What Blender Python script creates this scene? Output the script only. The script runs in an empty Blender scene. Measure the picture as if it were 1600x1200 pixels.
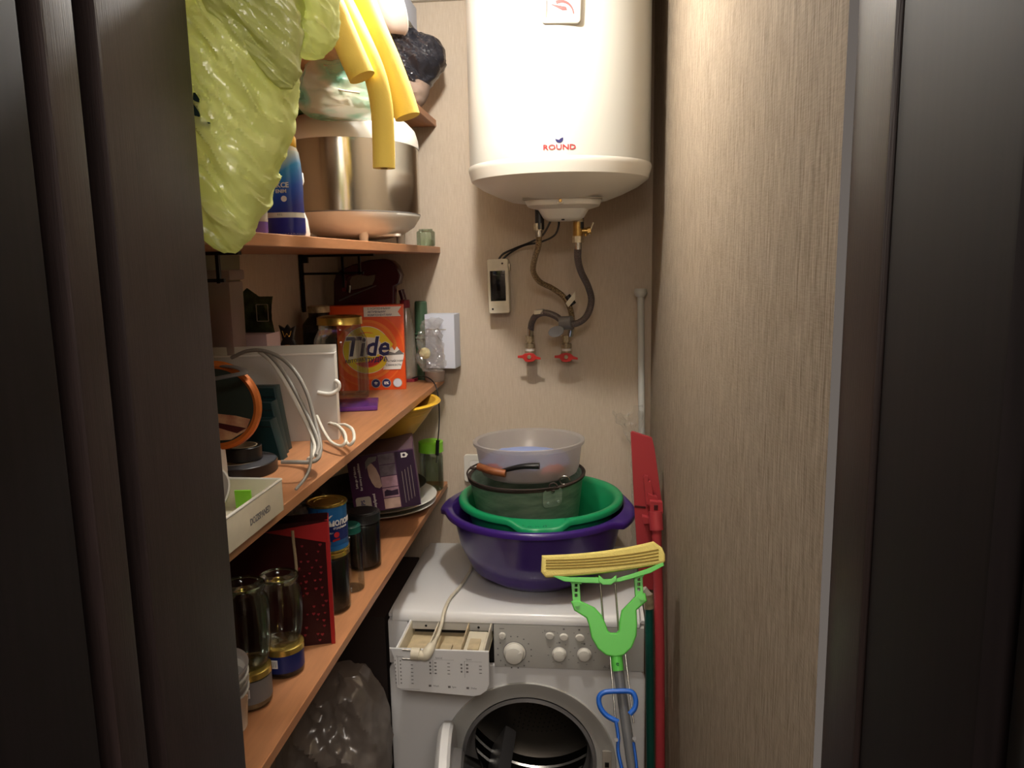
import bpy, bmesh, math, random
from mathutils import Vector, Matrix, Euler, noise
random.seed(7)
PI = math.pi
S = bpy.context.scene
COL = S.collection
# ------------------------------------------------------------------ camera
F = 1205.0; HC = 1.70
def _n(v): return Vector(v).normalized()
_yv = _n((125, -195, F)); _dn = _n((133, 7530, F)); _zv = -_dn
_zv = (_zv - _yv * _zv.dot(_yv)).normalized(); _xv = _yv.cross(_zv)
RM = Matrix((_xv, _yv, _zv))                      # camera (right, down, forward) -> world
cam = bpy.data.objects.new('camera', bpy.data.cameras.new('camera')); COL.objects.link(cam)
cr, cu, cb = RM.col[0], -RM.col[1], -RM.col[2]
cam.matrix_world = Matrix(((cr.x, cu.x, cb.x, 0), (cr.y, cu.y, cb.y, 0), (cr.z, cu.z, cb.z, HC), (0, 0, 0, 1)))
cam.data.sensor_width = 36; cam.data.lens = F / 1600 * 36; cam.data.clip_start = 0.02
S.camera = cam
def P(px, py, X=None, Y=None, Z=None):
    """point of the place seen at a pixel, on a plane of known depth, height or side"""
    d = RM @ Vector(((px - 800) / F, (py - 600) / F, 1))
    t = Y / d.y if Y is not None else (X / d.x if X is not None else (Z - HC) / d.z)
    return d * t + Vector((0, 0, HC))
# ------------------------------------------------------------------ light
w = bpy.data.worlds.new('world'); S.world = w; w.use_nodes = True
w.node_tree.nodes['Background'].inputs[0].default_value = (1.0, 0.86, 0.76, 1)
w.node_tree.nodes['Background'].inputs[1].default_value = 0.055
def light(kind, name, loc, power, col, size=0.1, rot=(0, 0, 0), sy=None):
    l = bpy.data.lights.new(name, kind); l.energy = power; l.color = col
    if kind == 'AREA':
        l.size = size
        if sy: l.shape = 'RECTANGLE'; l.size_y = sy
    else: l.shadow_soft_size = size
    o = bpy.data.objects.new(name, l); o.location = loc; o.rotation_euler = rot; COL.objects.link(o); return o
light('POINT', 'closet_bulb', (-0.23, 1.38, 2.34), 10.5, (1.0, 0.97, 0.92), 0.028)
light('AREA', 'hall_fill', (0.15, -0.75, 2.38), 17.0, (1.0, 0.92, 0.84), 0.9)  # added fill from behind the camera, lifts the shadows in the closet
S.view_settings.view_transform = 'Standard'; S.view_settings.look = 'None'
S.view_settings.gamma = 1; S.view_settings.use_curve_mapping = False
S.view_settings.exposure = 1.28
# ------------------------------------------------------------------ materials
def lin(c): return tuple(((v / 255) / 12.92 if v / 255 <= 0.04045 else ((v / 255 + 0.055) / 1.055) ** 2.4) for v in c) + (1,)
def mat(name, rgb, rough=0.5, metal=0.0, var=0.0, vs=30.0, vsc=(1, 1, 1), bump=0.0, bs=200.0, bsc=(1, 1, 1), coat=0, rgb2=None, spec=0.5, aniso=0):
    m = bpy.data.materials.new(name); m.use_nodes = True; nt = m.node_tree; b = nt.nodes['Principled BSDF']
    b.inputs['Base Color'].default_value = lin(rgb); b.inputs['Roughness'].default_value = rough
    b.inputs['Metallic'].default_value = metal; b.inputs['Coat Weight'].default_value = coat
    b.inputs['Specular IOR Level'].default_value = spec; b.inputs['Anisotropic'].default_value = aniso
    def nz(scale, sc, detail=4):
        tc = nt.nodes.new('ShaderNodeTexCoord'); mp = nt.nodes.new('ShaderNodeMapping'); n = nt.nodes.new('ShaderNodeTexNoise')
        mp.inputs['Scale'].default_value = sc; n.inputs['Scale'].default_value = scale; n.inputs['Detail'].default_value = detail
        nt.links.new(tc.outputs['Object'], mp.inputs[0]); nt.links.new(mp.outputs[0], n.inputs['Vector']); return n
    if var or rgb2:
        n = nz(vs, vsc); r = nt.nodes.new('ShaderNodeValToRGB')
        a = lin(rgb); c2 = lin(rgb2) if rgb2 else tuple(v * (1 - var) for v in a[:3]) + (1,)
        r.color_ramp.elements[0].color = c2; r.color_ramp.elements[1].color = a
        r.color_ramp.elements[0].position = 0.35; r.color_ramp.elements[1].position = 0.65
        nt.links.new(n.outputs[0], r.inputs[0]); nt.links.new(r.outputs[0], b.inputs['Base Color'])
    if bump:
        n = nz(bs, bsc, 2); bp = nt.nodes.new('ShaderNodeBump'); bp.inputs['Strength'].default_value = bump; bp.inputs['Distance'].default_value = 0.002
        nt.links.new(n.outputs[0], bp.inputs['Height']); nt.links.new(bp.outputs[0], b.inputs['Normal'])
    return m
def glass(name, tint=(244, 248, 245), edge=1.0):
    m = bpy.data.materials.new(name); m.use_nodes = True; nt = m.node_tree; nt.nodes.clear(); N = nt.nodes.new; K = nt.links.new
    o = N('ShaderNodeOutputMaterial'); t = N('ShaderNodeBsdfTransparent'); t.inputs[0].default_value = lin(tint)
    g = N('ShaderNodeBsdfGlossy'); g.inputs['Roughness'].default_value = 0.055
    f = N('ShaderNodeLayerWeight'); f.inputs['Blend'].default_value = 0.42
    mu = N('ShaderNodeMath'); mu.operation = 'MULTIPLY'; mu.inputs[1].default_value = 0.55 * edge
    mx = N('ShaderNodeMixShader'); K(f.outputs['Fresnel'], mu.inputs[0]); K(mu.outputs[0], mx.inputs[0]); K(t.outputs[0], mx.inputs[1]); K(g.outputs[0], mx.inputs[2]); K(mx.outputs[0], o.inputs[0])
    return m
def film(name, rgb, alpha=0.5, trl=0.5, gloss=0.12, rough=0.25, rgb2=None, vs=20, tint=(255, 255, 255), bump=0.0, bs=60):
    """thin plastic: part see-through, part translucent, part diffuse, with a sheen"""
    m = bpy.data.materials.new(name); m.use_nodes = True; nt = m.node_tree; nt.nodes.clear(); N = nt.nodes.new; K = nt.links.new
    o = N('ShaderNodeOutputMaterial'); t = N('ShaderNodeBsdfTransparent'); t.inputs[0].default_value = lin(tint)
    d = N('ShaderNodeBsdfDiffuse'); s = N('ShaderNodeBsdfTranslucent'); g = N('ShaderNodeBsdfGlossy'); g.inputs['Roughness'].default_value = rough
    d.inputs[0].default_value = lin(rgb); s.inputs[0].default_value = lin(rgb)
    if rgb2:
        tc = N('ShaderNodeTexCoord'); n = N('ShaderNodeTexNoise'); n.inputs['Scale'].default_value = vs; r = N('ShaderNodeValToRGB')
        r.color_ramp.elements[0].color = lin(rgb); r.color_ramp.elements[1].color = lin(rgb2); r.color_ramp.elements[0].position = .42; r.color_ramp.elements[1].position = .6
        K(tc.outputs['Object'], n.inputs[0]); K(n.outputs[0], r.inputs[0]); K(r.outputs[0], d.inputs[0]); K(r.outputs[0], s.inputs[0])
    if bump:
        tc = N('ShaderNodeTexCoord'); n = N('ShaderNodeTexNoise'); n.inputs['Scale'].default_value = bs; n.inputs['Detail'].default_value = 3
        bp = N('ShaderNodeBump'); bp.inputs['Strength'].default_value = bump; bp.inputs['Distance'].default_value = 0.004
        K(tc.outputs['Object'], n.inputs[0]); K(n.outputs[0], bp.inputs['Height'])
        for q in (d, s, g): K(bp.outputs[0], q.inputs['Normal'])
    a = N('ShaderNodeMixShader'); a.inputs[0].default_value = trl; K(d.outputs[0], a.inputs[1]); K(s.outputs[0], a.inputs[2])
    b = N('ShaderNodeMixShader'); b.inputs[0].default_value = gloss; K(a.outputs[0], b.inputs[1]); K(g.outputs[0], b.inputs[2])
    c = N('ShaderNodeMixShader'); c.inputs[0].default_value = alpha; K(t.outputs[0], c.inputs[1]); K(b.outputs[0], c.inputs[2]); K(c.outputs[0], o.inputs[0])
    return m
def wallpaper(name, light_rgb, dark_rgb, sh=620, sv=34, contrast=(0.3, 0.7), bump=0.35):
    m = bpy.data.materials.new(name); m.use_nodes = True; nt = m.node_tree; b = nt.nodes['Principled BSDF']; N = nt.nodes.new; K = nt.links.new
    b.inputs['Roughness'].default_value = 0.75; b.inputs['Specular IOR Level'].default_value = 0.25
    tc = N('ShaderNodeTexCoord'); ns = []
    for sc in ((sh, sh, sv), (60, 60, sh), (sh * .35, sh * .35, sv * .4)):
        mp = N('ShaderNodeMapping'); mp.inputs['Scale'].default_value = sc; n = N('ShaderNodeTexNoise'); n.inputs['Scale'].default_value = 1; n.inputs['Detail'].default_value = 2
        K(tc.outputs['Object'], mp.inputs[0]); K(mp.outputs[0], n.inputs['Vector']); ns.append(n)
    a = N('ShaderNodeMath'); a.operation = 'MULTIPLY_ADD'; a.inputs[1].default_value = 0.3; K(ns[1].outputs[0], a.inputs[0]); K(ns[0].outputs[0], a.inputs[2])
    c = N('ShaderNodeMath'); c.operation = 'MULTIPLY_ADD'; c.inputs[1].default_value = 0.45; K(ns[2].outputs[0], c.inputs[0]); K(a.outputs[0], c.inputs[2])
    s = N('ShaderNodeMath'); s.operation = 'MULTIPLY'; s.inputs[1].default_value = 1 / 1.75; K(c.outputs[0], s.inputs[0])
    r = N('ShaderNodeValToRGB'); r.color_ramp.elements[0].position = contrast[0]; r.color_ramp.elements[1].position = contrast[1]
    r.color_ramp.elements[0].color = lin(dark_rgb); r.color_ramp.elements[1].color = lin(light_rgb)
    K(s.outputs[0], r.inputs[0]); K(r.outputs[0], b.inputs['Base Color'])
    bp = N('ShaderNodeBump'); bp.inputs['Strength'].default_value = bump; bp.inputs['Distance'].default_value = 0.001; K(s.outputs[0], bp.inputs['Height']); K(bp.outputs[0], b.inputs['Normal'])
    return m
M = {}
M['paper'] = wallpaper('wallpaper_cream', (208, 193, 174), (192, 175, 154), contrast=(.35, .65), bump=.25)
M['paper_r'] = wallpaper('wallpaper_threaded', (216, 202, 182), (156, 137, 115), sh=700, sv=30, contrast=(0.36, 0.62), bump=.5)
M['wood'] = mat('orange_beech', (186, 129, 88), 0.42, var=.16, vs=14, vsc=(6, .7, 6), bump=.05, bs=60, bsc=(8, .6, 8))
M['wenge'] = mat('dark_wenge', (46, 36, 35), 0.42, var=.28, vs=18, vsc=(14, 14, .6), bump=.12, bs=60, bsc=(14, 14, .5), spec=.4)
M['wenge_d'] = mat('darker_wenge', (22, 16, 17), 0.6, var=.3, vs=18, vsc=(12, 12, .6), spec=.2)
M['enamel'] = mat('white_enamel', (200, 200, 193), 0.28, coat=.3)
M['plast_w'] = mat('white_plastic', (224, 221, 212), 0.4)
M['wm'] = mat('appliance_white', (226, 226, 226), 0.33, coat=.15)
M['wm_g'] = mat('appliance_grey', (184, 183, 178), 0.42)
M['cream'] = mat('cream_plastic', (220, 212, 190), 0.42, var=.08, vs=40)
M['yellowed'] = mat('stained_cream', (206, 188, 152), 0.5, var=.2, vs=40)
M['black'] = mat('black_plastic', (22, 21, 22), 0.4)
M['blackm'] = mat('black_metal', (18, 17, 17), 0.35, .4)
M['dark'] = mat('deep_dark', (10, 9, 9), 0.6)
M['chrome'] = mat('steel', (190, 188, 182), 0.22, 1.0)
M['brushed'] = mat('brushed_steel', (196, 190, 180), 0.17, 1.0, bump=.02, bs=30, bsc=(1, 1, 60))
M['drum'] = mat('drum_steel', (96, 92, 86), 0.36, 1.0)
M['brass'] = mat('brass', (176, 140, 80), 0.3, .9, var=.25, vs=90)
M['brassd'] = mat('tarnished_brass', (186, 170, 140), 0.32, .45, var=.35, vs=120)
M['gold'] = mat('gold_tin', (214, 184, 96), 0.25, .85)
M['red'] = mat('red_plastic', (168, 56, 62), 0.38)
M['redd'] = mat('red_card', (158, 20, 24), 0.45)
M['redvalve'] = mat('valve_red', (190, 44, 38), 0.4)
M['dkred'] = mat('dark_red_card', (66, 8, 12), 0.45)
M['heart'] = mat('heart_red', (126, 22, 34), 0.45)
M['purple'] = mat('purple_plastic', (60, 33, 116), 0.28, coat=.2)
M['green'] = mat('green_plastic', (22, 146, 92), 0.36)
M['mopg'] = mat('lime_plastic', (98, 208, 84), 0.38)
M['dkgreen'] = mat('green_tube', (12, 76, 66), 0.3)
M['sponge'] = mat('yellow_sponge', (230, 212, 122), 0.85, bump=.4, bs=300)
M['sponged'] = mat('sponge_groove', (150, 122, 50), 0.9)
M['foam'] = mat('yellow_foam', (252, 222, 108), 0.7, bump=.15, bs=500)
M['blue'] = mat('blue_plastic', (36, 104, 206), 0.35)
M['greyp'] = mat('grey_plastic', (112, 110, 110), 0.4)
M['pole'] = mat('grey_pole', (128, 130, 132), 0.3, .3)
M['braid'] = mat('grey_braid', (120, 110, 106), 0.5, .3, rgb2=(84, 74, 72), vs=420)
M['braidb'] = mat('brown_braid', (180, 156, 116), 0.42, .4, rgb2=(84, 62, 42), vs=320)
M['cable_w'] = mat('white_cable', (218, 212, 198), 0.45)
M['cable_g'] = mat('grey_cable', (140, 136, 128), 0.45)
M['galv'] = mat('galvanised_metal', (150, 166, 150), 0.5, .15, rgb2=(110, 134, 118), vs=16, vsc=(1, 1, 4))
M['galvi'] = mat('rusty_metal', (66, 52, 46), 0.65, .2, var=.3, vs=30)
M['brownw'] = mat('brown_wood', (146, 84, 46), 0.5, var=.35, vs=40)
M['burg'] = mat('burgundy_plastic', (66, 16, 30), 0.27, coat=.2)
M['burgl'] = mat('burgundy_light', (120, 28, 44), 0.3)
M['orange'] = mat('orange_card', (232, 84, 24), 0.42)
M['orangel'] = mat('orange_light', (240, 128, 44), 0.42)
M['orangem'] = mat('orange_mid', (236, 106, 34), 0.42)
M['yel'] = mat('yellow_print', (240, 214, 44), 0.45)
M['whitep'] = mat('white_print', (236, 232, 226), 0.5)
M['navy'] = mat('navy_print', (26, 26, 92), 0.45)
M['greypr'] = mat('grey_print', (112, 110, 110), 0.5)
M['redpr'] = mat('red_print', (200, 40, 48), 0.45)
M['plum'] = mat('plum_card', (72, 36, 72), 0.4, var=.1)
M['plumd'] = mat('dark_plum_card', (44, 26, 50), 0.4)
M['plumt'] = mat('plum_top', (96, 76, 86), 0.5, var=.2)
M['pinkp'] = mat('pink_print', (176, 138, 152), 0.5, var=.3, vs=60)
M['greyphoto'] = mat('grey_photo', (110, 98, 108), 0.5, var=.4, vs=60)
M['skin'] = mat('pale_photo', (190, 160, 146), 0.5, var=.25, vs=40)
M['bluebot'] = mat('blue_label', (40, 116, 204), 0.35)
M['bluedeep'] = mat('deep_blue', (36, 42, 140), 0.3)
M['ycap'] = mat('yellow_cap', (246, 196, 56), 0.35)
M['violet'] = mat('violet_plastic', (112, 84, 168), 0.35)
M['greyl'] = mat('light_grey_label', (170, 162, 150), 0.5)
M['colander'] = mat('yellow_colander', (222, 172, 60), 0.45)
M['lime'] = mat('lime_lid', (134, 208, 54), 0.35)
M['vase'] = mat('bamboo_green', (66, 94, 70), 0.4)
M['bluewhite'] = mat('pale_box_card', (208, 214, 228), 0.6)
M['lilac'] = mat('lilac_card', (206, 186, 194), 0.6)
M['packet'] = mat('green_packet', (100, 116, 78), 0.3, rgb2=(48, 56, 40), vs=40)
M['purplefoil'] = mat('purple_foil', (104, 52, 136), 0.25, .3)
M['copper'] = mat('copper_rim', (206, 116, 52), 0.25, .35)
M['teal'] = mat('teal_case', (18, 48, 50), 0.4)
M['ppic'] = mat('cream_picture', (196, 158, 120), 0.5, rgb2=(150, 84, 60), vs=34)
M['dgreen'] = mat('dark_green_board', (20, 34, 24), 0.6)
M['strap'] = mat('grey_strap', (96, 92, 90), 0.7)
M['tape'] = mat('black_tape', (16, 16, 17), 0.33)
M['core'] = mat('card_core', (176, 164, 140), 0.7)
M['greydisc'] = mat('grey_tape_side', (70, 70, 74), 0.5)
M['olive'] = mat('olive_board', (120, 118, 86), 0.6)
M['rope'] = mat('beige_rope', (158, 138, 106), 0.8, bump=.5, bs=300)
M['canblue'] = mat('can_blue', (40, 110, 176), 0.35, .2)
M['candark'] = mat('can_navy', (24, 40, 104), 0.35, .2)
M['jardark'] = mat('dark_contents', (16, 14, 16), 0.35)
M['plate'] = mat('white_china', (226, 224, 216), 0.25, coat=.3)
M['hosec'] = mat('corrugated_grey', (128, 122, 108), 0.6)
M['brownpaper'] = mat('brown_paper', (142, 122, 108), 0.75)
M['blackbag'] = mat('black_bag_film', (46, 46, 52), 0.28, bump=.6, bs=40)
M['dkgbag'] = mat('dark_green_film', (40, 72, 28), 0.4)
M['floor'] = mat('floor_tile', (86, 74, 66), 0.5, var=.2, vs=6)
M['ceil'] = mat('ceiling_white', (214, 206, 194), 0.7)
M['hall'] = mat('hall_wall', (150, 132, 112), 0.8)
M['trimc'] = mat('ceiling_trim', (200, 196, 184), 0.5)
M['glass'] = glass('clear_glass')
M['glassg'] = glass('green_glass', (226, 238, 228), 1.1)
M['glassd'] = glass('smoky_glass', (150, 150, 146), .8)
M['tank'] = film('tank_plastic', (214, 208, 188), .45, .4, .25, .15)
M['tub'] = film('frosted_tub', (220, 214, 210), .56, .5, .15, .3)
M['tubbox'] = film('frosted_box', (196, 180, 176), .6, .5, .1, .3)
M['greenbag'] = film('green_bag_film', (220, 226, 150), .88, .42, .10, .3, bump=.35, bs=60)
M['clearbag'] = film('clear_bag_film', (224, 214, 196), .55, .45, .16, .2, rgb2=(120, 190, 160), vs=14, bump=.4, bs=50)
M['clearfilm'] = film('clear_film', (224, 220, 212), .28, .4, .5, .12, bump=.5, bs=60)
M['floorbag'] = film('floor_bag_film', (190, 178, 168), .58, .5, .2, .25, bump=.5, bs=30)
M['window'] = glass('smoked_window', (196, 196, 200), 1.0)
M['doorglass'] = glass('door_glass', (150, 150, 148), 1.3)
# ------------------------------------------------------------------ builders
def tag(o, label, cat, group=None):
    o['label'] = label; o['category'] = cat
    if group: o['group'] = group
    return o
def thing(name, label, cat, loc=(0, 0, 0), rot=(0, 0, 0), group=None):
    o = bpy.data.objects.new(name, None); COL.objects.link(o); o.location = loc; o.rotation_euler = rot
    o.empty_display_size = .05
    return tag(o, label, cat, group)
def base_matrix(o):
    return Matrix.LocRotScale(o.location, o.rotation_euler, o.scale) if o else Matrix()
def wmat(o):
    m = base_matrix(o)
    while o and o.parent: o = o.parent; m = base_matrix(o) @ m
    return m
def link(name, me, m, par, smooth=None):
    if m is not None and not me.materials: me.materials.append(m)
    if smooth is not None:
        for p in me.polygons: p.use_smooth = True
        me.set_sharp_from_angle(angle=math.radians(smooth))
    o = bpy.data.objects.new(name, me); COL.objects.link(o); o.parent = par; return o
def fin(name, bm, m, par, smooth=35, X=None):
    if X is not None: bm.transform(X)
    me = bpy.data.meshes.new(name); bm.to_mesh(me); bm.free(); return link(name, me, m, par, smooth)
def TR(loc=(0, 0, 0), rot=(0, 0, 0)): return Matrix.LocRotScale(Vector(loc), Euler(rot), None)
def box(name, c, s, m, par=None, bev=0.0, rot=(0, 0, 0), seg=2, taper=None):
    bm = bmesh.new(); bmesh.ops.create_cube(bm, size=1)
    for v in bm.verts:
        k = 1 if not taper or v.co.z > 0 else taper
        v.co = Vector((v.co.x * s[0] * k, v.co.y * s[1] * k, v.co.z * s[2]))
    if bev: bmesh.ops.bevel(bm, geom=bm.edges[:], offset=bev, segments=seg, affect='EDGES', profile=.7)
    o = fin(name, bm, m, par, 35); o.location = c; o.rotation_euler = rot; return o
def lathe(name, prof, m, par=None, loc=(0, 0, 0), seg=48, sx=1, sy=1, rot=(0, 0, 0), fn=None, arc=None, smooth=35):
    bm = bmesh.new(); rows = []; n = seg if arc is None else seg + 1
    for i, (r, z) in enumerate(prof):
        row = []
        for k in range(n):
            a = 2 * PI * k / seg if arc is None else arc[0] + (arc[1] - arc[0]) * k / seg
            rr, zz = (r, z) if fn is None else fn(a, i, r, z)
            row.append(bm.verts.new((rr * math.cos(a) * sx, rr * math.sin(a) * sy, zz)))
        rows.append(row)
    for a, b in zip(rows, rows[1:]):
        for k in range(seg):
            j = (k + 1) % n
            bm.faces.new((a[k], a[j], b[j], b[k]))
    for row, (r, z) in ((rows[0], prof[0]), (rows[-1], prof[-1])):
        if r < 1e-4: pass
    bmesh.ops.remove_doubles(bm, verts=bm.verts, dist=1e-6)
    bmesh.ops.recalc_face_normals(bm, faces=bm.faces)
    o = fin(name, bm, m, par, smooth); o.location = loc; o.rotation_euler = rot; return o
def cyl(name, r, h, m, par=None, loc=(0, 0, 0), rot=(0, 0, 0), seg=24, bev=0.0008, r2=None):
    r2 = r if r2 is None else r2
    b = min(bev, r * .4, h * .4)
    return lathe(name, [(0, 0), (r - b, 0), (r, b), (r2, h - b), (r2 - b, h), (0, h)], m, par, loc, seg, rot=rot)
def spline(pts, n=8, closed=False):
    pts = [Vector(p) for p in pts]; out = []; N = len(pts)
    if N == 2 and not closed: return [pts[0].lerp(pts[1], t / 4) for t in range(5)]
    for i in range(N if closed else N - 1):
        p0 = pts[(i - 1) % N] if closed or i > 0 else pts[0] * 2 - pts[1]
        p1 = pts[i]; p2 = pts[(i + 1) % N]
        p3 = pts[(i + 2) % N] if closed or i + 2 < N else pts[-1] * 2 - pts[-2]
        for k in range(n):
            t = k / n
            out.append(.5 * ((2 * p1) + (p2 - p0) * t + (2 * p0 - 5 * p1 + 4 * p2 - p3) * t * t + (3 * p1 - p0 - 3 * p2 + p3) * t ** 3))
    if not closed: out.append(pts[-1])
    return out
def tube(name, pts, r, m, par=None, seg=10, n=8, closed=False, world=True, smooth=True, flat=1.0, up=None, hollow=0):
    pts = [Vector(p) for p in pts]
    if world and par: inv = wmat(par).inverted(); pts = [inv @ p for p in pts]
    if smooth: pts = spline(pts, n, closed)
    bm = bmesh.new(); N = len(pts); rings = []; nrm = None
    for i, p in enumerate(pts):
        t = (pts[(i + 1) % N] - pts[i - 1]) if closed or 0 < i < N - 1 else (pts[1] - pts[0] if i == 0 else pts[-1] - pts[-2])
        t = t.normalized()
        if nrm is None:
            a = Vector(up) if up else (Vector((0, 0, 1)) if abs(t.z) < .9 else Vector((1, 0, 0)))
            nrm = (a - t * a.dot(t)).normalized()
        else: nrm = (nrm - t * nrm.dot(t)).normalized()
        bn = t.cross(nrm); rr = r(i / (N - 1)) if callable(r) else r
        rings.append([bm.verts.new(p + nrm * math.cos(2 * PI * k / seg) * rr * flat + bn * math.sin(2 * PI * k / seg) * rr) for k in range(seg)])
    for i in range(N if closed else N - 1):
        a, b = rings[i], rings[(i + 1) % N]
        for k in range(seg): bm.faces.new((a[k], a[(k + 1) % seg], b[(k + 1) % seg], b[k]))
    if not closed:
        bm.faces.new(rings[0][::-1]); bm.faces.new(rings[-1])
    bmesh.ops.recalc_face_normals(bm, faces=bm.faces)
    return fin(name, bm, m, par, 50)
def plate(name, loops, th, m, par=None, X=None, bev=0.0, smooth=30):
    cu = bpy.data.curves.new(name, 'CURVE'); cu.dimensions = '2D'; cu.fill_mode = 'BOTH'; cu.extrude = max(th / 2 - bev, 0); cu.bevel_depth = bev; cu.bevel_resolution = 1
    for lp in loops:
        s = cu.splines.new('POLY'); s.points.add(len(lp) - 1); s.use_cyclic_u = True
        for p, q in zip(s.points, lp): p.co = (q[0], q[1], 0, 1)
    return _curve_mesh(name, cu, m, par, X, smooth)
def _curve_mesh(name, cu, m, par, X, smooth=30, post=None):
    tmp = bpy.data.objects.new('tmp', cu); COL.objects.link(tmp)
    dg = bpy.context.evaluated_depsgraph_get(); dg.update()
    me = bpy.data.meshes.new_from_object(tmp.evaluated_get(dg)); me.name = name
    bpy.data.objects.remove(tmp); bpy.data.curves.remove(cu)
    if X is not None: me.transform(X)
    if post: post(me)
    me.materials.clear()
    return link(name, me, m, par, smooth)
def text(s, size, m, par, X, ext=0.0002, name='lettering', bold=0.0, shear=0.0, bend=None, align='CENTER', sx=1.0):
    cu = bpy.data.curves.new(name, 'FONT'); cu.body = s; cu.size = size; cu.extrude = ext; cu.offset = bold; cu.shear = shear
    cu.align_x = align; cu.align_y = 'CENTER'; cu.resolution_u = 2
    if bend is None: return _curve_mesh(name, cu, m, par, X @ Matrix.Diagonal((sx, 1, 1, 1)), 30)
    def post(me):
        for v in me.vertices: v.co = bend(v.co)
    return _curve_mesh(name, cu, m, par, Matrix.Diagonal((sx, 1, 1, 1)), 30, post)
def circ(r, n=32, c=(0, 0), a0=0, a1=2 * PI, sx=1):
    return [(c[0] + sx * r * math.cos(a0 + (a1 - a0) * k / n), c[1] + r * math.sin(a0 + (a1 - a0) * k / n)) for k in range(n)]
def rrect(w, h, r, c=(0, 0), n=4):
    o = []
    for sx, sy, a in ((1, 1, 0), (-1, 1, PI / 2), (-1, -1, PI), (1, -1, 3 * PI / 2)):
        for k in range(n + 1):
            t = a + PI / 2 * k / n; o.append((c[0] + sx * (w / 2 - r) + r * math.cos(t), c[1] + sy * (h / 2 - r) + r * math.sin(t)))
    return o
def front(x, y, z, rz=0, ry=0): return Matrix.Translation((x, y, z)) @ Matrix.Rotation(rz, 4, 'Z') @ Matrix.Rotation(ry, 4, 'Y') @ Matrix.Rotation(PI / 2, 4, 'X')
def side(x, y, z): return Matrix(((0, 0, 1, x), (1, 0, 0, y), (0, 1, 0, z), (0, 0, 0, 1)))
def ridge(p, s): return 1 - abs(noise.noise(p * s)) * 2
def blob(name, r, m, par=None, loc=(0, 0, 0), amp=.15, fr=1.5, asc=(1, 1, 1), sub=5, seed=0, smooth=None, shape=None, rot=(0, 0, 0), flatb=None):
    bm = bmesh.new(); bmesh.ops.create_icosphere(bm, subdivisions=sub, radius=1)
    off = Vector((seed * 3.1, seed * 1.7, seed * 5.3))
    for v in bm.verts:
        p = v.co.copy(); q = Vector((p.x * asc[0], p.y * asc[1], p.z * asc[2])) + off
        d = amp * (ridge(q, fr) * .6 + ridge(q, fr * 2.3) * .3 + ridge(q, fr * 5) * .13 - .5)
        k = shape(p) if shape else Vector((1, 1, 1))
        v.co = Vector((p.x * r[0] * k.x, p.y * r[1] * k.y, p.z * r[2] * k.z)) * (1 + d)
        if flatb is not None and v.co.z < flatb: v.co.z = flatb
    return fin(name, bm, m, par, smooth if smooth else 28, TR(loc, rot))
def dup(root, loc, rot=None):
    r = root.copy(); COL.objects.link(r); r.location = loc
    if rot is not None: r.rotation_euler = rot
    def rec(a, b):
        for ch in list(a.children):
            c = ch.copy(); COL.objects.link(c); c.parent = b; rec(ch, c)
    rec(root, r); return r
def struct(o): o['kind'] = 'structure'; return o
def quad_grid(name, f, nu, nv, m, par=None, th=0, smooth=40):
    bm = bmesh.new(); g = [[bm.verts.new(f(i / nu, j / nv)) for j in range(nv + 1)] for i in range(nu + 1)]
    for i in range(nu):
        for j in range(nv): bm.faces.new((g[i][j], g[i + 1][j], g[i + 1][j + 1], g[i][j + 1]))
    if th: bmesh.ops.solidify(bm, geom=bm.faces[:], thickness=th)
    bmesh.ops.recalc_face_normals(bm, faces=bm.faces)
    return fin(name, bm, m, par, smooth)
#SETTING
ZC = 2.425
struct(box('floor', (-.2, .6, -.02), (3.2, 3.4, .04), M['floor']))
struct(box('ceiling', (-.2, .6, ZC + .02), (3.2, 3.4, .04), M['ceil']))
struct(box('wall_back', (-.3, 2.30, ZC / 2), (1.3, .10, ZC), M['paper']))
def lw(y): return -.75 - .08 * (2.25 - y) / 1.55
def rw(y): return .17 + .037 * ((2.25 - y) / 1.57)
bm = bmesh.new(); vs = []
for x, y in ((lw(2.25), 2.26), (lw(.68), .68), (lw(.68) - .1, .68), (lw(2.25) - .1, 2.26)):
    vs.append((bm.verts.new((x, y, 0)), bm.verts.new((x, y, ZC))))
for i in range(4):
    a, b = vs[i], vs[(i + 1) % 4]; bm.faces.new((a[0], b[0], b[1], a[1]))
bmesh.ops.recalc_face_normals(bm, faces=bm.faces); struct(fin('wall_left', bm, M['paper'], None, 20))
def rwf(u, v):
    y = 2.26 - u * 1.58; z = v * ZC
    return Vector((rw(y) + .006 * math.sin(z * 2.6 + 1.0) * math.sin(PI * u) + (0.007 * math.cos(z * 1.9) if u > .6 else 0) * (u - .6), y, z))
struct(quad_grid('wall_right', rwf, 30, 24, M['paper_r'], None, .08, 60))
struct(box('trim_1', (-.3, 2.24, ZC - .006), (1.2, .02, .012), M['trimc'], None, .003))
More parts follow.
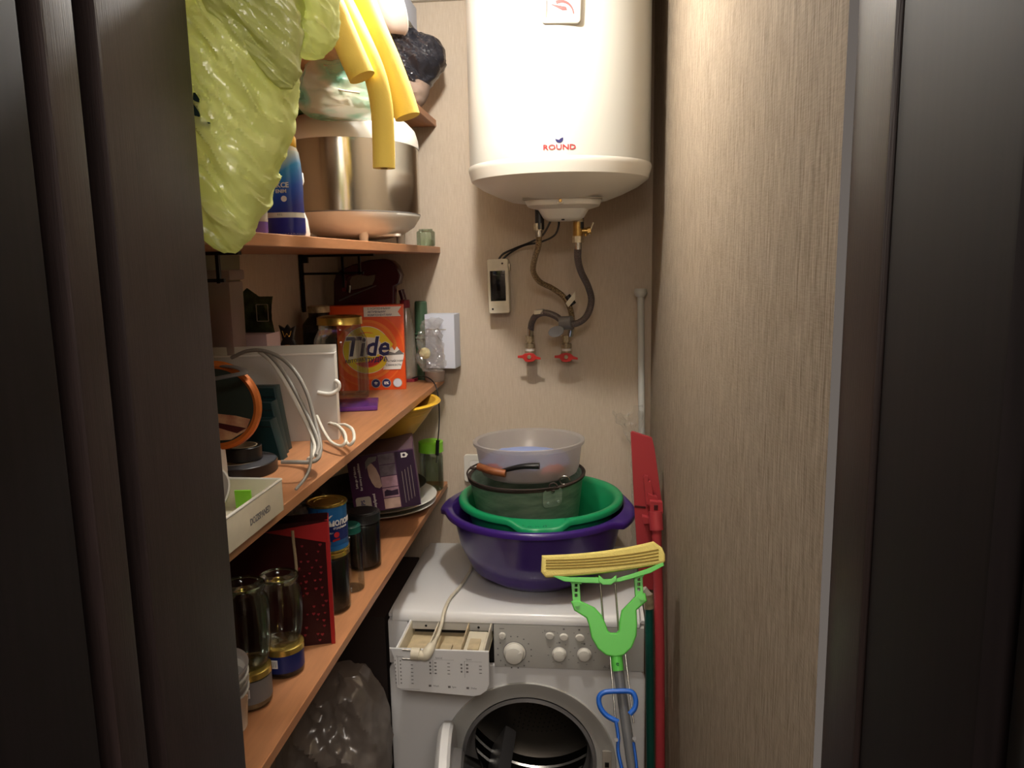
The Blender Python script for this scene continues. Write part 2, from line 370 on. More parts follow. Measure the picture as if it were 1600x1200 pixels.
# door opening: wenge jambs and casings
JY = .61
zz = ZC / 2
def vboard(name, x0, x1, y0, y1, m, bev=.0015): return struct(box(name, ((x0 + x1) / 2, (y0 + y1) / 2, zz), (x1 - x0, y1 - y0, ZC), m, None, bev))
XL = -.383
vboard('door_frame_left', XL - .10, XL, .600, .745, M['wenge'], .003)
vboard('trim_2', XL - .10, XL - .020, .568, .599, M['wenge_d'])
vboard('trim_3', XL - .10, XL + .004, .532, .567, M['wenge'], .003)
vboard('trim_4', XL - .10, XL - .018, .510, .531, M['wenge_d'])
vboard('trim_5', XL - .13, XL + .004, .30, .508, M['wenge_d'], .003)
vboard('wall_front_left', -1.8, XL - .101, .60, .70, M['hall'])
XR = .209
vboard('door_frame_right', XR, XR + .05, .592, .672, M['wenge'], .003)
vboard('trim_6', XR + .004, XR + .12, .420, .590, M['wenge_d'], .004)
vboard('door_1', XR + .016, XR + .056, .02, .41, M['dark'], .003)
vboard('wall_front_right', XR + .06, 1.4, .59, .70, M['hall'])
struct(box('wall_hall_left', (-1.82, -.1, zz), (.06, 2.0, ZC), M['hall']))
struct(box('wall_hall_right', (1.42, -.1, zz), (.06, 2.0, ZC), M['hall']))
struct(box('wall_hall_back', (-.2, -1.12, zz), (3.3, .06, ZC), M['hall']))
#OBJECTS
# ------------------------------------------------------------------ shelves
ST = {1: 1.743, 2: 1.36, 3: 1.037, 4: 2.098}
SE = -.44
def bracket(par, y, z, first=[None]):
    g = bpy.data.objects.new('bracket', None)
    me = first[0]
    if me is None:
        bm = bmesh.new()
        def bar(c, s):
            r = bmesh.ops.create_cube(bm, size=1)
            for v in r['verts']: v.co = Vector((v.co.x * s[0] + c[0], v.co.y * s[1] + c[1], v.co.z * s[2] + c[2]))
        bar((.10, 0, -.004), (.20, .014, .006)); bar((.004, 0, -.075), (.006, .014, .15))
        bar((.085, 0, -.05), (.17, .007, .006)); bar((.115, 0, -.045), (.006, .007, .085)); bar((.16, 0, -.03), (.006, .007, .05))
        bar((.012, 0, -.012), (.02, .010, .02))
        me = bpy.data.meshes.new('bracket'); bm.to_mesh(me); bm.free(); me.materials.append(M['blackm']); first[0] = me
    bpy.data.objects.remove(g)
    o = bpy.data.objects.new('bracket', me); COL.objects.link(o); o.parent = par
    o.location = (lw(y) + .002 - par.location.x, y - par.location.y, z - par.location.z); return o
lab = {4: 'topmost orange wood shelf, under the yellow foam tubes', 1: 'orange wood shelf carrying the steel multicooker', 2: 'orange wood shelf carrying the orange powder box and jar', 3: 'lowest orange wood shelf, carrying the milk can and glass jars'}
for k, z in ST.items():
    y0 = .79
    t = thing('wall_shelf', lab[k], 'shelf', (SE - .17, 1.5, z - .009), group='orange wood shelves')
    bm = bmesh.new(); b = [(lw(y0) + .001, y0), (SE, y0), (SE, 2.249), (lw(2.249) + .001, 2.249)]
    lo = [bm.verts.new((x, y, z - .018)) for x, y in b]; hi = [bm.verts.new((x, y, z)) for x, y in b]
    bm.faces.new(hi); bm.faces.new(lo[::-1])
    for i in range(4): bm.faces.new((lo[i], lo[(i + 1) % 4], hi[(i + 1) % 4], hi[i]))
    bmesh.ops.recalc_face_normals(bm, faces=bm.faces)
    bmesh.ops.bevel(bm, geom=bm.edges[:], offset=.0012, segments=1, affect='EDGES')
    fin('board', bm, M['wood'], t, 20, Matrix.Translation(-t.location))
    bracket(t, 1.98, z - .018); bracket(t, 1.28, z - .018)
# ------------------------------------------------------------------ washing machine
YF = 1.73; ZT = .865; X0, X1 = -.497, .123; XM = (X0 + X1) / 2; WX = X1 - X0
wm = thing('washing_machine', 'white front-loading washing machine with drawer pulled out and door open', 'washing machine', (XM, 1.96, 0))
def wl(x, y, z): return (x - XM, y - 1.96, z)
HX, HZ, HR = -.158, .470, .165
# body shell
for nm, c, s in (('side_panel', (X0 + .008, 1.965, .43), (.016, .45, .82)), ('side_panel', (X1 - .008, 1.965, .43), (.016, .45, .82)), ('back_panel', (XM, 2.185, .43), (WX - .03, .012, .82))):
    box(nm, wl(*c), s, M['wm'], wm, .004)
plate('front_panel', [rrect(WX, .70, .02, (0, 0)), circ(HR + .045, 64, (HX - XM, HZ - .375))], .014, M['wm'], wm, front(*wl(XM, YF + .008, .375)), .003)
# top lid with rounded front
bm = bmesh.new(); prof = [(0, .0165), (0, .024), (.006, .036), (.016, .041), (.05, .0425), (.455, .0425), (.468, .034), (.468, .010)]
rows = [[bm.verts.new((x, y, z)) for y, z in prof] for x in (-WX / 2, WX / 2)]
for i in range(len(prof) - 1): bm.faces.new((rows[0][i], rows[1][i], rows[1][i + 1], rows[0][i + 1]))
bm.faces.new(rows[0][::-1]); bm.faces.new(rows[1]); bm.faces.new((rows[0][0], rows[0][-1], rows[1][-1], rows[1][0]))
bmesh.ops.recalc_face_normals(bm, faces=bm.faces)
bmesh.ops.bevel(bm, geom=[e for e in bm.edges if abs(e.verts[0].co.x) > .3 and abs(e.verts[1].co.x - e.verts[0].co.x) < 1e-4], offset=.012, segments=3, affect='EDGES')
fin('top_lid', bm, M['wm'], wm, 40, Matrix.Translation(wl(XM, YF - .004, ZT - .0425)))
PB, PT = .727, .838
# control panel
DX0, DX1 = -.447, -.238
box('control_panel', wl((DX1 + X1) / 2, YF + .006, (PB + PT) / 2), (X1 - DX1 - .002, .02, PT - PB), M['wm_g'], wm, .003)
box('corner_panel', wl((X0 + DX0) / 2, YF + .006, (PB + PT) / 2), (DX0 - X0, .02, PT - PB), M['wm'], wm, .004)
box('drawer_header', wl((DX0 + DX1) / 2, YF + .006, PT - .010), (DX1 - DX0 - .002, .018, .020), M['wm_g'], wm, .001)
for x in (DX0 + .045, DX1 - .035): cyl('screw', .003, .002, M['dark'], wm, wl(x, YF - .004, PT - .010), (PI / 2, 0, 0), 10)
box('drawer_cavity', wl((DX0 + DX1) / 2, YF + .09, (PB + PT) / 2 - .012), (DX1 - DX0 - .004, .14, PT - PB - .024), M['dark'], wm)
# drawer
DF = 1.585; dz = .842
dr = bpy.data.objects.new('detergent_drawer', None); COL.objects.link(dr); dr.parent = wm; dr.location = wl((DX0 + DX1) / 2, DF, dz)
dw = .213
def hw(x): return x
fx0, fx1 = -.110, .112
lp = [(fx0, 0), (fx1, 0), (fx1, -.078), (fx1 - .006, -.092), (fx1 - .02, -.103), (fx1 - .035, -.107), (fx0 + .02, -.098), (fx0 + .012, -.092), (fx0 + .008, -.02)]
plate('drawer_front', [lp], .005, M['wm'], dr, front(0, 0, 0), .0015)
for x, m in ((-.095, 'cream'), (.100, 'cream'), (-.028, 'cream'), (.046, 'yellowed')):
    box('divider', (x, .085, -.024), (.003, .16, .040), M[m], dr, .0006)
box('tray_floor', (.003, .085, -.044), (.198, .165, .003), M['yellowed'], dr)
box('tray_side', (-.100, .08, -.020), (.004, .165, .040), M['wm'], dr, .001, (0, .15, 0))
for x, y, sx_, sy_ in ((-.060, .05, .05, .05), (.004, .055, .028, .05), (.030, .05, .022, .05)):
    box('compartment', (x, y, -.034), (sx_, sy_, .018), M['yellowed'], dr, .005)
box('siphon_cap', (.072, .07, -.026), (.046, .11, .020), M['cream'], dr, .004)
box('siphon_cap', (.072, .055, -.014), (.026, .05, .006), M['yellowed'], dr, .002)
def pr(par, M0, marks, m): # marks: x, y, w, h in face coordinates
    bm = bmesh.new()
    for x, y, w_, h_ in marks:
        bm.faces.new([bm.verts.new((x + a * w_ / 2, y + b * h_ / 2, 0)) for a, b in ((-1, -1), (1, -1), (1, 1), (-1, 1))])
    o = fin('printed_marks', bm, M[m], par, None, M0); o['kind'] = 'stuff'; return o
FD = front(0, -.0030, 0)
mk = [(-.070, -.096, .05, .0007), (-.094, -.052, .0007, .07), (-.014, -.040, .0006, .034), (.058, -.043, .0006, .040), (.012, -.022, .045, .0004), (.078, -.024, .04, .0004)]
for j in range(7):
    mk += [(-.100, -.028 - j * .009, .002, .003), (-.088, -.028 - j * .009, .003, .003)]
    if j > 0: mk.append((-.062, -.028 - j * .009, .005, .002))
for j in range(4): mk += [(-.020, -.030 - j * .0085, .004, .004), (-.008, -.030 - j * .0085, .005, .003), (.022, -.030 - j * .0085, .006, .0018)]
for j in range(3): mk += [(.051, -.032 - j * .0085, .004, .004), (.064, -.032 - j * .0085, .005, .004), (.094, -.034 - j * .0085, .006, .0018)]
mk += [(-.022, -.086, .006, .005), (.022, -.087, .006, .005), (.064, -.088, .006, .005)]
pr(dr, FD, mk, 'greypr')
for s_, x, y in (('Cotton', -.089, -.018), ('Special', .000, -.018), ('Sport', .068, -.019), ('Wash', -.008, -.086), ('Spin', .033, -.087), ('Delay', .078, -.088)):
    text(s_, .0058, M['greypr'], dr, FD @ Matrix.Translation((x, y, 0)), .00005)
# knobs and buttons
def knob(px, py, r, h=.02, lz=0):
    p = P(px, py, Y=YF - .004); t = bpy.data.objects.new('knob', None)
    o = lathe('knob', [(0, 0), (r * 1.14, 0), (r * 1.14, .003), (r, .004), (r * .96, h * .7), (r * .86, h * .95), (r * .5, h * 1.05), (0, h * 1.06)], M['plast_w'], wm, wl(p.x, YF - .004, p.z), 36, rot=(PI / 2, 0, 0))
    lathe('knob_ring', [(r * 1.14, .0), (r * 1.2, .0018), (r * 1.05, .0024)], M['greypr'], o, (0, 0, 0), 36)
    box('pointer', (r * .45, r * .25, h * .9), (r * .75, r * .22, h * .3), M['plast_w'], o, r * .1, (0, 0, .5))
    mk = []
    n = 16 if r > .019 else 8
    for k in range(n):
        a = 2 * PI * k / n + .2; mk.append((p.x - XM + math.cos(a) * r * 1.75, p.z + math.sin(a) * r * 1.75, .0032, .0032 if n > 8 else .0018))
    pr(wm, front(0, YF - .0044 - 1.96, 0), mk, 'greypr')
knob(804, 1019, .0235, .022); knob(874, 1021, .0155, .016); knob(913, 1022, .0155, .012)
for px, py, r in ((785, 993, .0085), (859, 993, .0105), (881, 995, .0105), (906, 996, .0105)):
    p = P(px, py, Y=YF - .004)
    lathe('button', [(0, 0), (r, 0), (r, .003), (r * .85, .0055), (0, .006)], M['plast_w'], wm, wl(p.x, YF - .004, p.z), 24, 1, .8 if r > .009 else 1, rot=(PI / 2, 0, 0))
mk = []
for px, py in ((848, 988), (871, 989), (897, 989), (919, 990)):
    p = P(px, py, Y=YF - .004); mk.append((p.x - XM, p.z, .002, .002))
for px, py in ((874, 1004), (913, 1006), (881, 983), (905, 984)):
    p = P(px, py, Y=YF - .004); mk.append((p.x - XM, p.z, .0045, .004))
p = P(784, 982, Y=YF - .004); mk.append((p.x - XM, p.z, .012, .0015))
pr(wm, front(0, YF - .0046 - 1.96, 0), mk, 'greypr')
p = P(859, 985, Y=YF); text('EcoTime', .0075, M['greypr'], wm, front(p.x - XM, YF - .0046 - 1.96, p.z), .00005)
p = P(785, 993.5, Y=YF); text('I', .007, M['greypr'], wm, front(p.x - XM, YF - .0106 - 1.96, p.z), .00005)
p = P(952, 1041, Y=YF); text('A-20%', .0105, M['greypr'], wm, front(p.x - XM, YF - .0046 - 1.96, p.z), .00005)
# porthole
C0 = wl(HX, YF, HZ)
lathe('porthole_ring', [(HR + .052, -.002), (HR + .05, .004), (HR + .040, .001), (HR + .018, -.012), (HR + .004, -.014), (HR, -.02)], M['wm_g'], wm, C0, 72, rot=(PI / 2, 0, 0))
lathe('rubber_gasket', [(HR + .002, -.012), (HR - .006, -.008), (HR - .012, -.02), (HR - .008, -.05), (HR - .02, -.075), (HR - .004, -.09)], M['greyp'], wm, C0, 72, rot=(PI / 2, 0, 0))
dm = lathe('drum', [(HR - .02, -.085), (.21, -.09), (.235, -.11), (.235, -.36), (.20, -.38), (0, -.385)], M['drum'], wm, C0, 72, rot=(PI / 2, 0, 0))
bm = bmesh.new()
for i in range(22):
    for a in range(90):
        if (a // 9) % 2: continue
        t_ = 2 * PI * (a + .5 * (i % 2)) / 90; z_ = -.125 - i * .0105
        c_ = Vector((math.cos(t_) * .2335, math.sin(t_) * .2335, z_)); u_ = Vector((-math.sin(t_), math.cos(t_), 0)) * .0026; w_ = Vector((0, 0, .0026))
        bm.faces.new([bm.verts.new(c_ + u_ * p_ + w_ * q_) for p_, q_ in ((-1, 0), (0, -1), (1, 0), (0, 1))])
ho = fin('drum_holes', bm, M['dark'], dm, None); ho['kind'] = 'stuff'
for k in range(3):
    a = PI / 2 + 2 * PI * k / 3 + .5
    box('drum_paddle', (math.cos(a) * .195, math.sin(a) * .195, -.235), (.085, .04, .22), M['greyp'], dm, .012, (0, 0, a))
bm = bmesh.new()
for i in range(9):
    n_h = 14 + i * 7
    for a in range(n_h):
        if (a * 6 // n_h) % 2: continue
        t_ = 2 * PI * a / n_h; r_h = .05 + i * .014
        c_ = Vector((math.cos(t_) * r_h, math.sin(t_) * r_h, -.3795))
        bm.faces.new([bm.verts.new(c_ + Vector((p_, q_, 0)) * .003) for p_, q_ in ((-1, 0), (0, -1), (1, 0), (0, 1))])
ho = fin('back_holes', bm, M['dark'], dm, None); ho['kind'] = 'stuff'
lathe('drum_hub', [(.045, -.3835), (.04, -.370), (.015, -.362), (0, -.361)], M['greyp'], dm, (0, 0, 0), 36)
for k in range(5): lathe('drum_rib', [(.234, -.13 - k * .045), (.229, -.134 - k * .045), (.234, -.138 - k * .045)], M['chrome'], dm, (0, 0, 0), 60)
box('lock_plate', wl(HX + HR + .028, YF - .001, HZ + .01), (.022, .006, .07), M['greyl'], wm, .002)
box('lock_slot', wl(HX + HR + .028, YF - .005, HZ + .01), (.010, .003, .012), M['dark'], wm)
# open door hinged on the left
dh = bpy.data.objects.new('porthole_door', None); COL.objects.link(dh); dh.parent = wm
dh.location = wl(HX - HR - .018, YF - .018, HZ); dh.rotation_euler = (0, 0, -math.radians(83))
R_ = .205
lathe('door_frame', [(R_ - .06, -.010), (R_ - .008, -.010), (R_, -.004), (R_, .012), (R_ - .012, .022), (R_ - .05, .026), (R_ - .06, .012), (R_ - .06, -.010)], M['wm'], dh, (R_ - .01, 0, 0), 64, rot=(PI / 2, 0, 0))
lathe('door_glass', [(R_ - .06, .0), (R_ - .07, -.03), (R_ - .085, -.07), (R_ - .12, -.085), (0, -.088)], M['doorglass'], dh, (R_ - .01, 0, 0), 48, rot=(PI / 2, 0, 0))
lathe('door_bezel', [(R_ - .055, -.004), (R_ - .06, -.03), (R_ - .085, -.04), (R_ - .075, -.002)], M['greyp'], dh, (R_ - .01, 0, 0), 48, rot=(PI / 2, 0, 0))
box('door_handle', (R_ * 2 - .03, -.02, 0), (.02, .02, .09), M['wm'], dh, .004)
box('hinge', (.0, .0, 0), (.03, .012, .08), M['chrome'], dh, .002)
# power cord with plug lying over the drawer
pc = thing('power_cord', 'white power cord with angled plug lying over the open detergent drawer', 'cord', P(690, 1000, Y=1.62))
pz = ZT + .006
pts = [P(740, 878, Z=pz), P(733, 895, Z=pz), P(720, 915, Z=pz), P(703, 935, Z=pz), P(694, 955, Y=1.722), P(690, 975, Y=1.69), P(684, 993, Y=1.65), P(677, 1006, Y=1.60)]
tube('cord', pts, .0042, M['cream'], pc)
pl_ = P(672, 1018, Y=1.578)
tube('strain_relief', [P(679, 1003, Y=1.61), P(674, 1012, Y=1.592)], lambda t: .0055 + .002 * t, M['cream'], pc, smooth=False)
tube('plug_body', [P(675, 1008, Y=1.585), P(669, 1018, Y=1.572), P(664, 1024, Y=1.568), P(654, 1023, Y=1.568)], lambda t: .0095 + .003 * math.sin(PI * t), M['cream'], pc, 14)
tube('plug_face', [P(656, 1022, Y=1.568), P(643, 1021, Y=1.568)], .0135, M['cream'], pc, 20, smooth=False)
for dy in (-5, 9): tube('prong', [P(644, 1021 + dy, Y=1.568), P(628, 1020 + dy, Y=1.566)], .0022, M['chrome'], pc, 8, smooth=False)
# ------------------------------------------------------------------ basins, bucket, tub
def basin(name, label, cat, c, R0, R1, h, m, mod, tilt=(0, 0, 0), th=.004, lip=.02):
    t = thing(name, label, cat, c, tilt)
    outer = [(0, 0), (R0 - .012, 0), (R0, .006), (R0 + (R1 - R0) * .48, h * .18), (R0 + (R1 - R0) * .80, h * .5), (R1 - .001, h - .014), (R1 + .002, h - .008), (R1 + lip - .004, h - .008), (R1 + lip - .002, h - .014), (R1 + lip, h - .013), (R1 + lip + .001, h - .003), (R1 + lip - .003, h + .002), (R1 + lip * .5, h + .003), (R1 + .001, h), (R1 - th - .001, h - .008), (R0 + (R1 - R0) * .80 - th, h * .5), (R0 + (R1 - R0) * .48 - th, h * .18), (R0 - th, .012), (R0 - .02, .005), (0, .005)]
    def fn(a, i, r, z):
        k = mod(a); return (r + (k[0] if r > R1 + .003 else 0), z + (k[1] if r > R1 + .003 else 0))
    lathe('basin_shell', outer, M[m], t, (0, 0, 0), 96, fn=fn, smooth=50)
    return t
def lobe(a, c, w_): 
    d = (a - c + PI) % (2 * PI) - PI
    return max(0, min(1, (w_ - abs(d)) / .16 + .5)) if abs(d) < w_ + .08 else 0
pb = basin('purple_basin', 'large purple plastic basin with wide handles standing on the washing machine', 'basin', (-.145, 1.975, ZT),   .135, .226, .196, 'purple', lambda a: (.012 * (lobe(a, PI - .15, .35) + lobe(a, -.25, .35)), -.010 * (lobe(a, PI - .15, .35) + lobe(a, -.25, .35))))
gb = basin('green_basin', 'green plastic basin nested inside the purple basin', 'basin', (-.137, 1.985, ZT + .066), .125, .198, .150, 'green', lambda a: (.016 * lobe(a, -PI / 2 + .05, .27) + .004 * math.cos(a * 20) * lobe(a, -PI / 2 + .05, .2), -.014 * lobe(a, -PI / 2 + .05, .27)))
plate('grip_hole', [rrect(.05, .012, .005)], .001, M['dark'], gb, TR((-.018, -.213, .1395), (0, 0, 0)))
for dx in (-.012, .006, .024):
    tube('grip_mark', [(dx - .003, -.226, .1405), (dx - .003, -.216, .141), (dx + .003, -.216, .141), (dx + .003, -.226, .1405)], .0007, M['dkgreen'], gb, 6, world=False, smooth=False)
bk = thing('metal_bucket', 'weathered galvanised metal bucket with wire handle inside the green basin', 'bucket', (-.168, 1.985, ZT + .070), (.03, -.03, 0))
bh = .205
lathe('bucket_wall', [(0, .0), (.118, .0), (.122, .006), (.150, bh - .006), (.154, bh), (.151, bh + .003), (.147, bh - .004), (.118, .01), (0, .008)], M['galv'], bk, (0, 0, 0), 64)
lathe('bucket_rim', [(.150, bh - .004), (.156, bh - .002), (.157, bh + .003), (.152, bh + .006), (.147, bh + .002)], M['galvi'], bk, (0, 0, 0), 64)
for k, rz_ in ((0, -1.05), (1, 2.1)):
    ex, ey = math.cos(rz_) * .152, math.sin(rz_) * .152
    plate('ear', [rrect(.052, .050, .012, (0, -.010)), circ(.006, 16, (0, .006))], .003, M['galv'], bk, Matrix.Translation((ex * 1.0, ey * 1.0, bh - .012)) @ Matrix.Rotation(rz_ + PI / 2, 4, 'Z') @ Matrix.Rotation(PI / 2 + .14, 4, 'X'), .0008)
    for dx in (-.014, .014):
        cyl('rivet', .004, .003, M['galv'], bk, (ex * 1.008 + dx * -math.sin(rz_), ey * 1.008 + dx * math.cos(rz_), bh - .034), (PI / 2, 0, rz_ + PI / 2), 10)
tube('bail_handle', [(math.cos(a) * (.158 + .003 * math.sin(a * 3)), math.sin(a) * .158, bh + .006 + .004 * math.sin((a + 3.9) * 1.1)) for a in [(-1.05 - k * (2 * PI - 3.15) / 14) for k in range(15)]], .0024, M['galvi'], bk, 8, world=False)
tube('handle_hook', [(math.cos(-1.05) * .158 + .010 * math.cos(a), math.sin(-1.05) * .158, bh + .008 + .010 * math.sin(a)) for a in [k * PI / 5 for k in range(9)]], .0022, M['galvi'], bk, 8, world=False)
tube('handle_hook', [(math.cos(-.72) * .14 + .013 * math.cos(a), math.sin(-.72) * .14, bh + .010 + .011 * math.sin(a)) for a in [k * PI / 5 for k in range(9)]], .0022, M['chrome'], bk, 8, world=False)
wt = thing('hand_tool', 'tool with brown wooden grip lying across the metal bucket', 'tool', P(770, 737, Y=1.86))
tube('grip', [P(748, 729, Y=1.87), P(768, 736, Y=1.846), P(790, 740, Y=1.838)], .0095, M['brownw'], wt, 14)
tube('tang', [P(744, 732, Y=1.885), P(735, 731, Y=1.89)], .004, M['galvi'], wt, 8, smooth=False)
bt = thing('trowel', 'black handled tool sticking out of the metal bucket', 'tool', P(815, 733, Y=1.86))
tube('grip', [P(783, 736, Y=1.85), P(815, 729, Y=1.838), P(843, 728, Y=1.835)], lambda t: .0075 + .004 * t, M['black'], bt, 12, flat=.7)
tube('shank', [P(787, 735, Y=1.85), P(768, 741, Y=1.87)], .003, M['chrome'], bt, 8, smooth=False)
tb = thing('plastic_tub', 'frosted clear plastic tub on top of the metal bucket', 'tub', (-.166, 1.985, ZT + .277), (-.02, -.015, 0))
lathe('tub_wall', [(0, 0), (.116, 0), (.126, .006), (.132, .02), (.140, .078), (.147, .082), (.148, .090), (.145, .092), (.137, .088), (.129, .02), (.12, .008), (0, .005)], M['tub'], tb, (0, 0, 0), 64)
M['bluecloth'] = mat('pale_blue_cloth', (150, 166, 214), .8)
for i, (mn, x, y, sx_, z) in enumerate((('bluecloth', -.005, -.0, .119, .024), ('redpr', .06, -.07, .035, .016), ('redpr', -.08, -.06, .04, .014))):
    nm_, lb_ = (('folded_cloth', 'pale blue folded cloth inside the frosted tub'), ('small_packet', 'red item at the right inside the frosted tub'), ('small_packet', 'red item at the left inside the frosted tub'))[i]
    o = blob(nm_, (sx_, sx_ * .8, z), M[mn], None, (-.166 + x, 1.985 + y, ZT + .277 + .012 + z), .2, 1.5, sub=4, seed=i)
    tag(o, lb_, 'cloth' if i == 0 else 'packet')
# ------------------------------------------------------------------ water heater
HXc, HYc, HRd = -.080, 1.975, .222; HB = 1.914
wh = thing('water_heater', 'large white cylindrical water heater hanging on the back wall', 'water heater', (HXc, HYc, HB))
HZ0 = .008
lathe('tank', [(HRd, HZ0), (HRd, .50)], M['enamel'], wh, (0, 0, 0), 96)
lathe('tank_lid', [(HRd, .50), (.19, .52), (0, .525)], M['enamel'], wh, (0, 0, -.035), 64)
lathe('bottom_dome', [(HRd + .002, HZ0 + .004), (HRd + .0035, HZ0 - .001), (HRd + .002, HZ0 - .008), (HRd - .004, -.022), (HRd - .03, -.040), (.155, -.057), (.12, -.070), (.06, -.077), (0, -.079)], M['plast_w'], wh, (0, 0, 0), 96)
box('wall_mount', (0, .25, .3), (.3, .06, .03), M['chrome'], wh, .002)
# terminal cover under the dome
bm = bmesh.new()
cp = [(.094, -.056), (.094, -.072), (.088, -.084), (.062, -.092), (.050, -.112), (.038, -.119), (0, -.120)]
def cov(a, i, r, z):
    n_ = 3.4; k = (abs(math.cos(a)) ** n_ + abs(math.sin(a)) ** n_) ** (-1 / n_); return (r * k, z)
tcv = lathe('terminal_cover', cp, M['plast_w'], wh, (.010, -.02, 0), 64, 1, .9, fn=cov); bm.free()
box('cover_seam', (.010, -.02, -.071), (.190, .172, .0012), M['greyl'], wh, .0004)
cyl('cover_screw', .004, .003, M['dark'], wh, (.010, -.060, -.1195), (0, 0, 0), 12)
cyl('cover_screw', .004, .004, M['brass'], wh, (.006, -.109, -.076), (PI / 2, 0, 0), 12)
box('cover_rib', (.006, -.100, -.071), (.016, .012, .024), M['plast_w'], wh, .003)
# thermometer on the front
a_ = math.atan2(-.20, .012)
gz = P(877, 8, Y=HYc - HRd - .004).z - HB; gx = P(877, 8, Y=HYc - HRd - .004).x - HXc
g = bpy.data.objects.new('thermometer', None); COL.objects.link(g); g.parent = wh; g.location = (gx, -HRd - .001, gz); g.rotation_euler = (0, .04, 0)
plate('gauge_frame', [rrect(.080, .070, .006), rrect(.066, .054, .003)], .012, M['greyl'], g, front(0, 0, 0), .002)
box('gauge_face', (0, .002, 0), (.068, .004, .056), M['whitep'], g)
arc = [(math.cos(t) * .030 + -.002, math.sin(t) * .030 - .018) for t in [1.95 - k * .16 for k in range(13)]]
arc2 = [(math.cos(t) * (.030 - .0025 - .006 * (k / 13)) - .002, math.sin(t) * (.030 - .0025 - .006 * (k / 13)) - .018) for k, t in enumerate([.03 + k * .16 for k in range(13)])]
plate('gauge_arc', [arc + arc2], .0006, M['redvalve'], g, front(0, -.0004, 0))
plate('gauge_needle', [[(-.027, .001), (.010, -.0055), (.013, -.012), (.002, -.0125)]], .0008, M['redvalve'], g, front(0, -.0012, .003))
# lettering on the tank
def bend(zc, xc=0.0):
    def f(co):
        a = (co.x + xc) / HRd - PI / 2; r = HRd + .0014 + co.z; return Vector((r * math.cos(a), r * math.sin(a), co.y + zc))
    return f
tz = P(874, 230, Y=HYc - HRd).z - HB; tx = P(874, 230, Y=HYc - HRd).x - HXc
text('ROUND', .0155, M['redpr'], wh, None, bend=bend(tz, tx), sx=1.28, bold=.0002)
def bendplate(name, loops, m, zc, xc, lift):
    o = plate(name, loops, .0002, m, wh, None)
    for v in o.data.vertices:
        a = (v.co.x + xc) / HRd - PI / 2; r = HRd + lift + v.co.z; v.co = Vector((r * math.cos(a), r * math.sin(a), v.co.y + zc))
lz_ = P(874, 217, Y=HYc - HRd).z - HB
bendplate('emblem', [circ(.0088, 28)], M['greypr'], lz_, tx, .0003)
bendplate('emblem', [circ(.0082, 28)], M['whitep'], lz_, tx, .0006)
bendplate('emblem', [[(-.0082, .0005), (-.003, -.0015), (.0082, .0035)] + circ(.0082, 16, a0=.4, a1=-PI)[1:]], M['navy'], lz_, tx, .0009)
bendplate('emblem', [[(-.003, .001), (-.001, -.0025), (.006, .006), (0, .001)]], M['whitep'], lz_, tx, .0012)
# pipe stubs
for px in (843, 905):
    p = P(px, 338, Y=1.965); cyl('inlet_pipe', .0115, .075, M['black'], wh, (p.x - HXc, -.01, -.139), seg=20)
# ------------------------------------------------------------------ hoses
YH = 1.965
h1 = thing('water_hose', 'brown braided hose running from the heater to the right red valve', 'hose', P(893, 520, Y=2.205))
c1 = P(842, 352, Y=YH)
tube('hose_body', [P(842, 368, Y=YH), P(841, 385, Y=1.98), P(836, 402, Y=2.02), P(833, 423, Y=2.08), P(843, 440, Y=2.13), P(862, 450, Y=2.16), P(880, 463, Y=2.17), P(890, 480, Y=2.17), P(894, 500, Y=2.18), P(892, 518, Y=2.20)], .0078, M['braidb'], h1, 12)
tube('hose_nut', [P(842, 349, Y=YH), P(842, 360, Y=YH)], .0125, M['brassd'], h1, 6, smooth=False)
tube('ferrule', [P(842, 359, Y=YH), P(842, 370, Y=YH)], .0085, M['chrome'], h1, 14, smooth=False)
tube('ferrule', [P(893, 512, Y=2.195), P(891, 524, Y=2.205)], .009, M['chrome'], h1, 14, smooth=False)
plate('paper_tag', [[(-.008, -.02), (.004, -.026), (.010, .002), (0, .022)]], .0006, M['cream'], h1, front(*(P(893, 466, Y=2.145) - h1.location), 0, .5))
tube('tag_wrap', [P(886, 462, Y=2.167), P(896, 476, Y=2.167)], .0095, M['black'], h1, 10, smooth=False)
h2 = thing('water_hose', 'grey braided hose looping from the heater to the left red valve', 'hose', P(829, 520, Y=2.205))
tube('hose_body', [P(903, 384, Y=YH), P(903, 405, Y=1.99), P(908, 425, Y=2.03), P(919, 448, Y=2.08), P(924, 470, Y=2.11), P(917, 493, Y=2.12), P(902, 505, Y=2.13), P(884, 505, Y=2.14), P(868, 494, Y=2.15), P(852, 489, Y=2.16), P(838, 493, Y=2.17), P(831, 504, Y=2.19), P(829, 518, Y=2.205)], .0092, M['braid'], h2, 12)
tube('ferrule', [P(903, 377, Y=YH), P(903, 390, Y=YH)], .009, M['chrome'], h2, 14, smooth=False)
tube('ferrule', [P(829, 512, Y=2.20), P(829, 524, Y=2.205)], .009, M['chrome'], h2, 14, smooth=False)
tube('hose_nut', [P(903, 369, Y=YH), P(903, 379, Y=YH)], .014, M['brassd'], h2, 6, smooth=False)
tube('foam_clip', [P(876, 505, Y=2.143), P(894, 504, Y=2.133)], .019, M['greyp'], h2, 10, smooth=False)
plate('pull_tab', [circ(.014, 20, sx=1.5)], .006, M['greyp'], h2, front(*(P(869, 518, Y=2.12) - h2.location), 0, -.3), .001)
tube('tape_wrap', [P(838, 490, Y=2.172), P(850, 488, Y=2.162)], .0105, M['greyl'], h2, 10, smooth=False)
plate('paper_tag', [[(-.012, -.006), (.012, -.004), (.012, .006), (-.012, .005)]], .0006, M['cream'], h2, front(*(P(841, 488, Y=2.155) - h2.location)))
